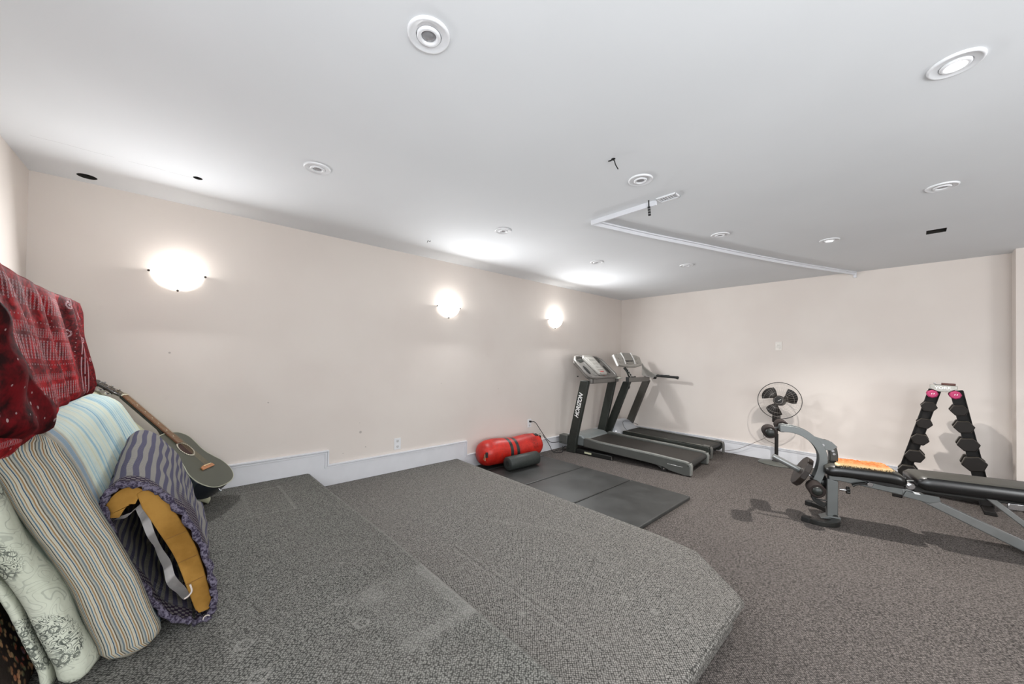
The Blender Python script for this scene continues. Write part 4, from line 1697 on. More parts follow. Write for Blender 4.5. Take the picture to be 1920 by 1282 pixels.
# orange fringed mat on the seat
towm = M('orange_terry', lin(240, 150, 80), .95, 0, .1)
_c = towm.coords()
_x, _y, _z = towm.xyz(_c)
_n = towm.noise(_c, 30.0, 5.0, .8)
_m = towm.noise(_c, 9.0, 3.0, .6)
cc = towm.mixc(_n.step(.3, .7), lin(236, 120, 52), lin(246, 196, 140))
edge_ = (_y * -1.0 + (_m - .5) * .08).step(.03, .11)
cc = towm.mixc(edge_ * .75, cc, lin(226, 200, 150))
towm.base(cc)
towm.bump(_n, .8, .006)
t = thing('fringed_mat', 'orange fuzzy fringed mat lying on the bench seat', 'mat', (4.13, .43, .504), AZ)
bm = bm_new()
nx, ny = 40, 26
rows = []
for i in range(nx + 1):
    row = []
    for j in range(ny + 1):
        x = .000 + .325 * i / nx
        y = -.135 + .27 * j / ny
        z = .012 + random.uniform(-.004, .004) - .006 * (abs(y) / .13) ** 4
        row.append(bm.verts.new((x + random.uniform(-.003, .003), y + random.uniform(-.004, .004), z)))
    rows.append(row)
for i in range(nx):
    for j in range(ny):
        bm.faces.new((rows[i][j], rows[i + 1][j], rows[i + 1][j + 1], rows[i][j + 1]))
bmesh.ops.solidify(bm, geom=bm.faces[:], thickness=.010)
obj('pile', bm, towm.m, t, 80)
bm = bm_new()
for k in range(110):
    x = .000 + .325 * random.random()
    y = -.135 + random.uniform(-.002, .006)
    tube(bm, [(x, y, .014), (x + random.uniform(-.006, .006), y - .010, .012), (x + random.uniform(-.01, .01), y - random.uniform(.008, .016), .004 - random.random() * .008)], .0011, 4)
fr_ = obj('fringe', bm, plain('fringe_cream', (222, 196, 150), .95), t)
fr_['kind'] = 'stuff'
bm = bm_new()
tube(bm, smooth_path([(-.01, -.12, .008), (-.02, -.13, .012), (-.015, -.14, .002), (.005, -.135, .006)], 4), .009, 8)
obj('rolled_corner', bm, plain('corner_cream', (222, 200, 160), .95), t)

# ------------------------------------------------------------------ bedding leaning on the left of the upper platform
def fold_noise(x, y, z, a=1.0):
    return a * (math.sin(7.1 * x + 3.3 * y + 9.7 * z) * .4 + math.sin(13.0 * y - 17.0 * z + 1.3) * .3 + math.sin(23.0 * z + 11.0 * y + 5.0 * x) * .3)


def interp(tab, z):
    if z <= tab[0][0]:
        return tab[0][1]
    for (a, b), (c, d) in zip(tab, tab[1:]):
        if z <= c:
            return b + (d - b) * (z - a) / (c - a)
    return tab[-1][1]


def slab(name, mat, parent, near, far, y0, y1, thick0, thick1, zb, zt, rc=.05, rt=.06, amp=.006, ny=40, nz=44, tfun=None, gpow=1.0, box=2.6, dent=None):
    """padded slab leaning back: near/far = tables z -> x of its front face; rings stacked from bottom to top.
    UV: u = metres round the slab starting at the rear near corner, v = height."""
    bm = bm_new()
    uvl = bm.loops.layers.uv.new('UVMap')
    rings, uvs = [], []
    for j in range(nz + 1):
        f = j / nz
        z = zb + (zt - zb) * f
        # rounding at the top and bottom ends
        et = max(0, 1 - (zt - z) / rt)
        eb = max(0, 1 - (z - zb) / (rt * .7))
        e = max(et, eb)
        k = math.sqrt(max(0.0, 1 - e * e * .985))
        ring, uu = [], []
        def P(y, side, push=0.0):
            g = min(1.0, max(0.0, (y - y0) / (y1 - y0))) ** gpow
            xf = interp(near, z) * (1 - g) + interp(far, z) * g
            th = thick0 * (1 - g) + thick1 * g
            if tfun:
                th *= tfun(z)
            if dent:
                xf += dent(y, z)
                th += dent(y, z)
            xm = xf - th / 2
            return xm + side * th / 2 * k + push
        pts = []
        r = rc
        # near end: rear -> front
        n1 = 10
        for q in range(n1):
            a = q / (n1 - 1)
            side = -1 + 2 * a
            bulge = math.sqrt(max(0, 1 - abs(side) ** box))
            pts.append((y0 + r * (1 - bulge) + r * .6 * (1 - k), side, 'n'))
        for q in range(1, ny):
            a = q / ny
            pts.append((y0 + r + (y1 - y0 - 2 * r) * a, 1, 'f'))
        for q in range(n1):
            a = q / (n1 - 1)
            side = 1 - 2 * a
            bulge = math.sqrt(max(0, 1 - abs(side) ** box))
            pts.append((y1 - r * (1 - bulge) - r * .6 * (1 - k), side, 'e'))
        for q in range(1, 12):
            a = q / 12
            pts.append((y1 - r - (y1 - y0 - 2 * r) * a, -1, 'b'))
        acc = 0
        prev = None
        for (y, side, kind) in pts:
            x = P(y, side)
            nz_ = fold_noise(x, y, z, amp)
            v = Vector((x + (nz_ if kind in 'fb' else nz_ * .4), y + (nz_ * .8 if kind in 'ne' else 0), z))
            if prev is not None:
                acc += (Vector((v.x, v.y, 0)) - Vector((prev.x, prev.y, 0))).length
            prev = v
            ring.append(bm.verts.new(v))
            uu.append((acc, z))
        rings.append(ring)
        uvs.append(uu)
    m_ = len(rings[0])
    for j in range(nz):
        for k in range(m_):
            k2 = (k + 1) % m_
            f_ = bm.faces.new((rings[j][k], rings[j][k2], rings[j + 1][k2], rings[j + 1][k]))
            co = [uvs[j][k], uvs[j][k2] if k2 else (uvs[j][k][0] + .05, uvs[j][0][1]), uvs[j + 1][k2] if k2 else (uvs[j + 1][k][0] + .05, uvs[j + 1][0][1]), uvs[j + 1][k]]
            for l, c in zip(f_.loops, co):
                l[uvl].uv = c
    for ring, uu in ((rings[0][::-1], uvs[0][::-1]), (rings[-1], uvs[-1])):
        f_ = bm.faces.new(ring)
        for l, c in zip(f_.loops, uu):
            l[uvl].uv = c
    return obj(name, bm, mat, parent, 80)


def uvs_of(mm):
    n = mm.nt.nodes.new('ShaderNodeTexCoord')
    return n.outputs['UV']


# striped mattress -----------------------------------------------------------
strm = M('striped_ticking', (.8, .8, .75), .85, 0, .15)
uv = uvs_of(strm)
_u, _v, _w = strm.xyz(uv)
nz1 = strm.noise(uv, 9.0, 3.0)
lowf = strm.noise(strm.comb(_u * 3.0, _v * 1.2), 3.0, 2.0)
uu = _u + (nz1 - .5) * .009 + (lowf - .5) * .016
# crowded stripes: a repeating ramp across the near end and the first part of the face
rep = (uu * 19.0).fract()
crowd = strm.ramp(rep, [(0.0, lin(224, 218, 200)), (.07, lin(60, 96, 128)), (.11, lin(214, 212, 198)), (.17, lin(182, 146, 104)), (.23, lin(228, 222, 206)), (.29, lin(112, 104, 92)),
                        (.34, lin(196, 196, 186)), (.42, lin(128, 142, 150)), (.49, lin(222, 214, 196)), (.55, lin(168, 132, 92)), (.60, lin(212, 208, 192)), (.67, lin(84, 84, 80)),
                        (.71, lin(222, 216, 202)), (.79, lin(104, 138, 160)), (.84, lin(228, 222, 204)), (.91, lin(176, 148, 112)), (.95, lin(230, 224, 208))], 'CONSTANT')
# broad watercolour stripes
strk = strm.noise(strm.comb(_u * 95.0, _v * 1.6), 1.0, 3.0, .6)
broad = strm.noise(strm.comb(_u * 11.0, _v * .5), 1.0, 1.0, .5)
wide = strm.ramp((broad * .5 + strk * .5), [(.30, lin(84, 134, 176)), (.42, lin(160, 194, 210)), (.50, lin(218, 228, 220)), (.60, lin(222, 222, 200)), (.74, lin(200, 206, 184))])
face = uu.step(.26, .31)
crowd = strm.mixc(1.0, crowd, (.50, .50, .485), 'MULTIPLY')  # near end's stripes darkened: its shade is put into the colour
wide = strm.mixc(1.0, wide, (.66, .69, .68), 'MULTIPLY')
c = strm.mixc(face, crowd, wide)
blue_edge = (uu.step(.17, .22) * uu.step(.33, .27)) * ((uu * 60.0).sin().step(-.2, .4)) * .55
c = strm.mixc(blue_edge, c, lin(92, 134, 164))
strm.base(c)
strm.bump(strm.noise(uv, 22.0, 3.0, .6) + strk * .3, .35, .012)
NEAR = [(.30, -.035), (.37, -.030), (.58, -.088), (.74, -.146), (.88, -.205), (.97, -.238), (1.04, -.268), (1.12, -.30)]
FAR = [(.30, .16), (.45, .10), (.58, .0), (.75, -.105), (.88, -.17), (.99, -.225), (1.08, -.272), (1.12, -.29)]
mat_ = slab('striped_mattress', strm.m, None, NEAR, FAR, 1.775, 3.22, .155, .17, ZU + .004, 1.105, .030, .075, .004, gpow=3.5, box=5.0, dent=lambda y, z: -.045 * math.exp(-((z - .62) / .17) ** 2) * min(1, max(0, (y - 1.80) / .06)) * min(1, max(0, (3.0 - y) / .2)))
tag(mat_, 'blue tan and white striped mattress leaning under the red cloth', 'mattress')

# scroll patterned comforter ---------------------------------------------------
scr = M('scroll_print', (.7, .72, .66), .85, 0, .15)
uv = uvs_of(scr)
_n = scr.noise(uv, 6.0, 2.0)
wob = scr.comb(S(scr.nt, uv), 0, 0)
_u, _v, _w = scr.xyz(uv)
wu = scr.comb(_u + (_n - .5) * .05, _v + (scr.noise(uv, 7.3, 2.0) - .5) * .05)
v1 = scr.voronoi(wu, 20.0, 'F1')
v2 = scr.voronoi(wu, 17.0, 'F1')
nA = scr.noise(uv, 15.0, 0.0, .5, 1.2)
nB = scr.noise(uv, 34.0, 0.0, .5, 1.5)
light = ((nA * 7.0).fract() - .5).abs().step(.085, .05)
c = scr.mixc(scr.noise(uv, 3.0, 2.0).step(.3, .7), lin(176, 180, 163), lin(192, 195, 180))
c = scr.mixc(light * .55, c, lin(140, 144, 134))
clus = scr.voronoi(uv, 4.6, 'F1', rnd=.6)
v3 = scr.voronoi(wu, 40.0, 'F1')
dark = (((nB * 6.0).fract() - .5).abs().step(.17, .11)).mx((v3 - .36).abs().step(.10, .06) * .8) * clus.step(.44, .38)
c = scr.mixc(dark * .9, c, lin(58, 64, 60))
scr.base(c)
scr.bump(scr.noise(uv, 14.0, 3.0, .6), .5, .02)
N2 = [(.30, -.180), (.38, -.192), (.58, -.248), (.75, -.308), (.93, -.372), (1.02, -.395)]
F2 = [(.30, -.10), (.45, -.16), (.75, -.34), (1.02, -.46)]
cf = thing('folded_comforter', 'cream comforter with grey and black scroll print, folded behind the striped mattress', 'comforter', (0, 0, 0))
slab('front_fold', scr.m, cf, N2, F2, 1.735, 3.05, .082, .09, ZU + .003, 1.0, .05, .06, .010)
N3 = [(.30, -.266), (.38, -.276), (.58, -.332), (.75, -.392), (.93, -.456)]
F3 = [(.30, -.25), (.75, -.45), (.93, -.52)]
slab('rear_fold', scr.m, cf, N3, F3, 1.755, 2.9, .024, .03, ZU + .003, .90, .02, .03, .006)

# dark floral seat ---------------------------------------------------------------
flo = M('dark_floral_tapestry', (.05, .04, .03), .9, 0, .15)
_c = flo.coords()
va = flo.voronoi(_c, 44.0, 'F1')
vb = flo.voronoi(_c, 26.0, 'F1', 'Color')
big = flo.voronoi(_c, 7.0, 'F1')
rr_ = flo.ramp(flo.noise(_c, 9.0, 2.0), [(.30, lin(168, 84, 60)), (.42, lin(206, 160, 118)), (.5, lin(110, 130, 96)), (.58, lin(196, 104, 76)), (.68, lin(98, 112, 140))])
c = flo.mixc(va.step(.50, .30) * big.step(.62, .40), lin(44, 36, 32), rr_)
c = flo.mixc(flo.noise(_c, 60.0, 3.0, .7).step(.45, .7) * .5, c, lin(30, 24, 20))
flo.base(c)
flo.bump(flo.noise(_c, 90.0, 2.0), .4, .004)
tN = [(.30, -.305), (.45, -.350), (.62, -.405), (.78, -.455)]
tF = [(.30, -.32), (.45, -.38), (.62, -.44), (.78, -.48)]
fl_ = slab('floral_cushion', flo.m, None, tN, tF, 1.64, 2.6, .10, .10, ZU + .003, .76, .05, .08, .008)
tag(fl_, 'dark floral tapestry cushion at the bottom left corner, behind the comforter', 'cushion')

# leaning panel that carries the red cloth ----------------------------------------
bm = bm_new()
prism(bm, [(-.60, ZU + .002), (-.565, ZU + .002), (-.47, 1.632), (-.505, 1.632)], lambda a, b, d: (a, d, b), 1.25, 3.20)
tag(obj('upright_board', bm, plain('panel_wood', (120, 92, 64), .6), None, 30, .004), 'tall wooden board standing upright under the red patterned cloth', 'board')

# red patterned cloth ---------------------------------------------------------------
red = M('red_block_print', lin(176, 24, 34), .75, 0, .2)
uv = uvs_of(red)
u, v, w = red.xyz(uv)      # u: metres along the cloth from its far edge toward the camera; v: metres down from the top edge
nn_ = red.noise(uv, 14.0, 4.0, .7)
n2_ = red.noise(uv, 46.0, 3.0, .7)
base_ = red.mixc((nn_ * .6 + n2_ * .4).step(.38, .62), lin(104, 8, 18), lin(206, 30, 40))
borderc = red.mixc(n2_.step(.4, .65), lin(84, 12, 18), lin(150, 24, 32))
ub = u / 1.75
c = red.mixc(u.lt(.45), base_, borderc)


def cell(ax, n):
    return ((ax * n).fract() - .5) / n


def blob(px_, py_, rx, ry):
    d = ((px_ / rx) * (px_ / rx) + (py_ / ry) * (py_ / ry))
    return d.step(1.2, .7)


def rowpat(vc, hw, n, amp):
    n = n * 2.1
    """a row of feathery sprigs centred at height vc"""
    cx = cell(u, n)
    dv = v - vc
    inside = dv.abs().lt(hw) * u.gt(.50)
    stem = cx.abs().lt(.0011)
    q = (dv.abs() * 90.0).fract()
    leaf = ((cx.abs() - (q * .0035 + .0015)).abs()).lt(.0010) * q.lt(.75)
    return inside * stem.mx(leaf) * amp


pat = rowpat(.115, .040, 26.0, .9).mx(rowpat(.245, .018, 36.0, .5)).mx(rowpat(.315, .040, 26.0, .9)).mx(rowpat(.425, .014, 36.0, .45)).mx(rowpat(.49, .034, 26.0, .95)).mx(rowpat(.575, .010, 44.0, .5))
# dots
dots = blob(cell(u, 60.0), (v - .205), .0028, .0028).mx(blob(cell(u, 60.0), (v - .375), .0028, .0028)).mx(blob(cell(u, 60.0), (v - .615), .003, .003)) * u.gt(.48)
pat = pat.mx(dots * .8)
# border lines running down, and flowers on both sides of them
wv = (v * 14.0).sin() * .004
for off in (.128, .142, .156):
    pat = pat.mx((ub + wv - off).abs().lt(.0022) * ((v * 5.0 + off * 40).fract().lt(.93)) * .95)
for off, n, r0 in ((.215, 9.0, .020), (.075, 9.0, .017), (.03, 11.0, .012)):
    cy = cell(v / 1.3 + off, n)
    du = ub - off
    dd = (du * du + cy * cy).sqrt()
    fl = ((dd - r0 * .62).abs().lt(r0 * .16)).mx(dd.lt(r0 * .22)) * red.noise(uv, 150.0, 1.0).gt(.42)
    pat = pat.mx(fl * .9)
pat = pat.mx(blob(ub - .185, cell(v, 42.0), .0025, .0025) * .8)
# scattered dabs on the lower fold
sc = red.voronoi(uv, 34.0, 'F1')
pat = pat.mx(sc.lt(.11) * (red.noise(uv, 5.0, 1.0).gt(.50)) * .8)
c = red.mixc(pat * red.noise(uv, 240.0, 2.0, .7).step(.30, .45), c, lin(206, 172, 176))
black_ = (rowpat(.118, .030, 13.0, .8).mx(rowpat(.318, .030, 13.0, .8)).mx(rowpat(.493, .022, 13.0, .8)))
c = red.mixc(black_ * .6 * (1.0 - pat), c, lin(48, 12, 18))
red.base(c)
red.bump(n2_, .25, .004)
bm = bm_new()
uvl = bm.loops.layers.uv.new('UVMap')
nu, nv = 110, 70
Lu = 2.0
rows, uvr = [], []
for i in range(nu + 1):
    uu_ = Lu * i / nu
    row, ur = [], []
    y = 3.235 - uu_
    near_f = min(1, max(0, (uu_ - .95) / .35))           # the nearer half hangs further down and out
    near_s = near_f * near_f * (3 - 2 * near_f)
    Lv = .560 + .03 * near_s + .01 * math.sin(uu_ * 9)
    if uu_ < .15:
        Lv -= .0
    for j in range(nv + 1):
        g = j / nv
        s_ = -.16 + (Lv + .16) * g          # arc length from behind the top edge
        topdip = .035 * math.sin(PI * min(1, max(0, (uu_ - .15) / 1.1))) + .0
        if s_ < 0:
            # sheet behind the panel
            x = -.522 + .0 * s_
            z = 1.648 - topdip * .4 + s_ * .98
            if s_ > -.03:
                t_ = (s_ + .03) / .03
                x = -.522 + .035 * t_
                z = 1.648 - topdip * .4 - .03 * (1 - t_) * .98 + .008 * math.sin(t_ * PI)
            yy = y
        else:
            k_ = min(1.0, s_ / .02)
            slope = .056 + .012 * near_s
            out = -.487 + .05 * k_ + slope * (s_ / .6) * 1.3
            z = 1.652 - topdip * .4 - s_ * .985
            yy = y + .19 * (s_ / .6) * (1 - near_f * .9) * max(0, 1 - uu_ / 1.2)
            # diagonal folds falling from the top
            ph = (uu_ * 1.0 + s_ * .45)
            fold = .020 * math.sin(ph * 21.0) * math.exp(-((ph - .62) / .35) ** 2) + .010 * math.sin(ph * 34 + 1)
            fold *= min(1, s_ / .08)
            out += fold * (1 - .5 * s_ / .6)
            # heavy rounded fold at the near side
            d_ = uu_ - (1.0 + (0.6 - s_) * .35)
            if d_ > 0:
                out += .040 * min(1, d_ / .06) ** .5 * (s_ / .6)
            # lower hem rolls in
            hem = max(0, (g - .93) / .07)
            out -= .03 * hem ** 2
            x = out
        row.append(bm.verts.new((x, yy if s_ >= 0 else y, z)))
        ur.append((uu_, s_ + .02))
    rows.append(row)
    uvr.append(ur)
for i in range(nu):
    for j in range(nv):
        f_ = bm.faces.new((rows[i][j], rows[i + 1][j], rows[i + 1][j + 1], rows[i][j + 1]))
        for l, cc_ in zip(f_.loops, (uvr[i][j], uvr[i + 1][j], uvr[i + 1][j + 1], uvr[i][j + 1])):
            l[uvl].uv = cc_
bmesh.ops.solidify(bm, geom=bm.faces[:], thickness=.004)
rc_ = obj('printed_cloth', bm, red.m, None, 80)
tag(rc_, 'red block printed cloth with white motifs draped over the upright panel at far left', 'cloth')

# darker corner of the cloth folded forward over the near part
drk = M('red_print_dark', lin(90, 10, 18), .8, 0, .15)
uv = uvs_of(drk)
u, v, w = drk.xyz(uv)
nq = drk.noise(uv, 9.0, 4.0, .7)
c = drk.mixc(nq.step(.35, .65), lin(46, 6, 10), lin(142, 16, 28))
dv = drk.voronoi(uv, 30.0, 'F1', rnd=.8)
clu = drk.voronoi(uv, 6.5, 'F1', rnd=.9)
dab = dv.step(.20, .13) * clu.step(.46, .38)
dot2 = blob(cell(u, 16.0), cell(v, 13.0), .0035, .0035)
c = drk.mixc(dab.mx(dot2 * .8), c, lin(214, 190, 190))
drk.base(c)
drk.bump(nq, .3, .006)
bm = bm_new()
uvl = bm.loops.layers.uv.new('UVMap')
YB = [(1.02, 1.80), (1.045, 1.872), (1.09, 1.915), (1.17, 1.885), (1.29, 1.63), (1.41, 1.385), (1.52, 1.16)]
na, nb = 44, 40
rows = []
for i in range(na + 1):
    z = 1.045 + (1.52 - 1.045) * i / na
    yb = interp(YB, z)
    row = []
    for j in range(nb + 1):
        g = j / nb
        y = .75 + (yb - .75) * g
        e = max(0, 1 - (1 - g) / .05)
        eb = max(0, 1 - (z - 1.045) / .045)
        x = -.300 + .004 * (1 - z) - .045 * e ** 2.2 - .05 * eb ** 2.2 + .010 * math.sin(y * 22 + z * 15) + .006 * math.sin(y * 9 - z * 30)
        row.append((bm.verts.new((x, y, z + .012 * math.sin(y * 7) * eb + .012 + max(0, 1.86 - y) * .21 * (1 - (z - 1.045) / .475))), (y, z)))
    rows.append(row)
for i in range(na):
    for j in range(nb):
        q = (rows[i][j], rows[i][j + 1], rows[i + 1][j + 1], rows[i + 1][j])
        f_ = bm.faces.new([a[0] for a in q])
        for l, a in zip(f_.loops, q):
            l[uvl].uv = a[1]
bmesh.ops.solidify(bm, geom=bm.faces[:], thickness=.010)
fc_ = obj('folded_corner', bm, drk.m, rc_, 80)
fc_['label'] = 'darker folded corner with sparse white dabs'

# pale olive cushion in the corner ------------------------------------------------------
oliv = plain('olive_fabric', (184, 184, 158), .85, 0, .15, .04, 12, .2)
oN = [(.30, .20), (.50, .08), (.72, -.09), (.90, -.235), (1.12, -.40)]
ol = slab('leaning_cushion', oliv, None, oN, oN, 3.27, 3.57, .06, .06, ZU + .003, 1.115, .012, .03, .001, ny=10, nz=30)
tag(ol, 'pale olive padded board leaning in the corner between striped mattress and guitar neck', 'padded board')

# folded foam in a knitted blanket ---------------------------------------------------------
knit = M('lilac_knit', (.5, .5, .55), .95, 0, .1)
uv = uvs_of(knit)
u, v, w = knit.xyz(uv)        # u round the loop, v along the roll
nk = knit.noise(uv, 5.0, 2.0)
su = u + (nk - .5) * .008
st = (su * 2 * PI / .036).sin()
rib = (v * 2 * PI / .010).sin() * .5 + .5
rib2 = ((v + .0025 * 1.0) * 2 * PI / .010 + (u * 2 * PI / .013)).sin() * .5 + .5
lil = knit.mixc(st.step(-.25, .25), lin(140, 138, 164), lin(218, 214, 206))
lil = knit.mixc(((su - .03).fract() - .45).abs().lt(.018) * .7, lil, lin(104, 94, 108))
chk = ((u * 2 * PI / .026).sin() * (v * 2 * PI / .026).sin()).step(-.05, .25)
dk = knit.mixc(chk, lin(84, 70, 90), lin(186, 178, 180))
band_ = (v.step(.09, .06) + v.step(.34, .20) * u.step(.80, .90)).cl()
c = knit.mixc(band_, lil, dk)
c = knit.mixc((1.0 - rib2) * .42, c, lin(84, 80, 100))
knit.base(c)
knit.bump(rib2 * .7 + knit.noise(uv, 160.0, 2.0, .7) * .6, .9, .008)
# outline of the near end, (x, z), going from the inner top-left round the outside to the bottom right and back
outl = smooth_path([(.050, .325, 0), (-.02, .385, 0), (-.072, .49, 0), (-.130, .63, 0), (-.165, .745, 0), (-.182, .84, 0), (-.145, .885, 0), (-.085, .872, 0), (-.03, .82, 0), (.03, .72, 0), (.078, .60, 0), (.108, .47, 0), (.118, .38, 0), (.10, .318, 0), (.06, .312, 0)], 6)
kt = thing('folded_foam_pad', 'folded yellow foam pad wrapped in a lilac knitted blanket, standing on the platform', 'foam pad', (0, 0, 0))
bm = bm_new()
uvl = bm.loops.layers.uv.new('UVMap')
Y0, Y1 = 1.845, 2.80
nyk = 60
rows, uvr = [], []
for i in range(nyk + 1):
    g = i / nyk
    y = Y0 + (Y1 - Y0) * g
    row, ur = [], []
    acc = 0
    prev = None
    for q, p in enumerate(outl):
        x, z = p.x, p.y
        # farther sections sit a little higher and slimmer
        zz = ZU + (z - ZU) * (1 + .09 * g * max(0, (z - .45) / .43)) + .004
        xx = x + g * (.010 if z < .5 else -.014)
        e = max(0, (g - .93) / .07)
        xx = xx + (-.04 - xx) * e * .25
        zz = zz + (.6 - zz) * e * .15
        f = fold_noise(xx * 2, y * 2, zz * 2, .006)
        wob_ = .008 * math.sin(q * .9 + 1) * max(0, 1 - g * 12)
        row.append(bm.verts.new((xx + f, y + wob_, max(ZU + .003, zz + f * .6))))
        if prev is not None:
            acc += (p - prev).length
        prev = p
        ur.append((acc, g * (Y1 - Y0)))
    rows.append(row)
    uvr.append(ur)
for i in range(nyk):
    for q in range(len(outl) - 1):
        f_ = bm.faces.new((rows[i][q], rows[i][q + 1], rows[i + 1][q + 1], rows[i + 1][q]))
        for l, c_ in zip(f_.loops, (uvr[i][q], uvr[i][q + 1], uvr[i + 1][q + 1], uvr[i + 1][q])):
            l[uvl].uv = c_
# closed far end
f_ = bm.faces.new(rows[-1])
for l, c_ in zip(f_.loops, uvr[-1]):
    l[uvl].uv = c_
bmesh.ops.solidify(bm, geom=bm.faces[:], thickness=.014)
cov = obj('knitted_cover', bm, knit.m, kt, 80)
# woolly rolled hem along the near edge
hemm = M('knit_hem', lin(98, 90, 108), .95, 0, .1)
_c = hemm.coords()
hemm.base(hemm.mixc(hemm.noise(_c, 90.0, 3.0, .7).step(.4, .6), lin(56, 50, 66), lin(118, 112, 128)))
hemm.bump(hemm.noise(_c, 140.0, 3.0, .8), 1.0, .01)
bm = bm_new()
hp = []
for q, p in enumerate(outl):
    hp.append((p.x + .004 * math.sin(q * 1.7), Y0 - .004 + .006 * math.sin(q * 1.1), max(ZU + .014, p.y + .003 * math.sin(q * 2.3))))
tube(bm, hp, [.011 + .003 * math.sin(q * 2.1) for q in range(len(hp))], 10)
obj('rolled_hem', bm, hemm.m, kt, 80)
# the foam: a short lobe at top left and a long limb down the right
foamy = M('yellow_foam', lin(190, 142, 66), .9, 0, .15)
_c = foamy.coords()
foamy.base(foamy.mixc(foamy.noise(_c, 7.0, 4.0, .6).step(.3, .75), lin(118, 84, 34), lin(150, 112, 54)))
foamy.bump(foamy.noise(_c, 220.0, 2.0, .7), .4, .002)


def limb(name, path, widths, y0, y1):
    P = smooth_path([(a, b, 0) for a, b in path], 6)
    n = len(P)
    Wd_ = [interp([(i / (len(widths) - 1), w_) for i, w_ in enumerate(widths)], k / (n - 1)) for k in range(n)]
    L_, R_ = [], []
    for k, p in enumerate(P):
        tdir = (P[min(k + 1, n - 1)] - P[max(k - 1, 0)]).normalized()
        nd = Vector((-tdir.y, tdir.x, 0))
        L_.append(p + nd * Wd_[k] / 2)
        R_.append(p - nd * Wd_[k] / 2)
    poly = L_ + R_[::-1]
    bm = bm_new()
    prism(bm, [(p.x, p.y) for p in poly], lambda a, b, d: (a, d, b), y0, y1)
    return obj(name, bm, foamy.m, kt, 40, .010, 3)


limb('foam_short_lobe', [(-.160, .772), (-.150, .815), (-.125, .838), (-.098, .830)], [.03, .055, .065, .05], Y0 + .015, 2.70)
limb('foam_long_limb', [(-.095, .848), (-.062, .800), (-.015, .700), (.030, .590), (.062, .470), (.085, .370), (.088, .340)], [.025, .062, .066, .064, .060, .052, .03], Y0 + .012, 2.70)
bm = bm_new()
for z in (.47, .56, .66):
    x = interp([(.34, .088), (.47, .062), (.59, .030), (.70, -.015), (.80, -.062)], z)
    tube(bm, [(x - .028, Y0 + .010, z - .004), (x + .028, Y0 + .010, z + .010)], .0012, 5)
obj('foam_creases', bm, plain('crease_brown', (120, 84, 36), .9), kt)
# torn white lining
lining = plain('white_lining', (228, 224, 222), .9, 0, .1, .06, 30, .4)
bm = bm_new()
lp = smooth_path([(-.150, Y0 + .02, .765), (-.115, Y0 + .01, .775), (-.090, Y0 + .012, .800), (-.080, Y0 + .02, .770), (-.062, Y0 + .02, .69), (-.040, Y0 + .01, .625), (-.015, Y0 + .02, .56), (.0, Y0 + .01, .50), (.030, Y0 + .02, .44), (.045, Y0 + .03, .40)], 6)
top_, bot_ = [], []
for k, p in enumerate(lp):
    wd_ = .012 + .010 * abs(math.sin(k * .11))
    top_.append(bm.verts.new(p + Vector((.004, 0, wd_ * .5))))
    bot_.append(bm.verts.new(p + Vector((-wd_ * .9, .03 + .004 * math.sin(k * .7), -wd_))))
for k in range(len(lp) - 1):
    bm.faces.new((top_[k], top_[k + 1], bot_[k + 1], bot_[k]))
bmesh.ops.solidify(bm, geom=bm.faces[:], thickness=.002)
obj('torn_lining', bm, lining, kt, 80)
bm = bm_new()
tube(bm, smooth_path([(.045, Y0 - .004, .47), (.050, Y0 - .008, .445), (.040, Y0 - .01, .43), (.030, Y0 - .01, .425)], 5), .003, 6)
tube(bm, [(.095 + .010 * math.cos(k * PI / 5), Y0 - .012, ZU + .018 + .010 * math.sin(k * PI / 5)) for k in range(10)], .0022, 6, closed=True)
obj('loose_yarn', bm, plain('yarn_cream', (190, 180, 172), .9), kt)

# ------------------------------------------------------------------ guitar
ga = Vector((-.6067, .3560, .7104)).normalized()
gn = Vector((.6611, -.2705, .6990)).normalized()
gn = (gn - ga * gn.dot(ga)).normalized()
gw = gn.cross(ga).normalized()            # across the face, to the right seen from the front with the head up
gp = Vector((.252, 3.150, .462))
gt = bpy.data.objects.new('acoustic_guitar', None)
C.objects.link(gt)
mg = Matrix((gw, ga, gn)).transposed().to_4x4()
mg.translation = gp
gt.matrix_world = mg
tag(gt, 'black and dark green acoustic guitar leaning in the corner beside the knitted foam pad', 'guitar')
top_m = plain('guitar_top_green', (62, 66, 54), .28, 0, .6, .06, 6)
side_m = plain('guitar_side_blue_black', (18, 24, 32), .18, 0, .7, .1)
bind = plain('binding_cream', (176, 176, 156), .4)
half = [(0, .0), (.006, .08), (.03, .145), (.075, .188), (.125, .203), (.175, .196), (.225, .168), (.275, .145), (.32, .140), (.37, .148), (.42, .152), (.455, .138), (.485, .10), (.497, .045), (.50, .0)]
sp_ = smooth_path([(b * 1.08, a, 0) for a, b in half], 5)
outline = [(p.x, p.y) for p in sp_] + [(-p.x, p.y) for p in sp_[-2:0:-1]]
DEP = .105
bm = bm_new()
prism(bm, outline, XY, -DEP, -.002)
obj('body_sides', bm, side_m, gt, 40, .004)
bm = bm_new()
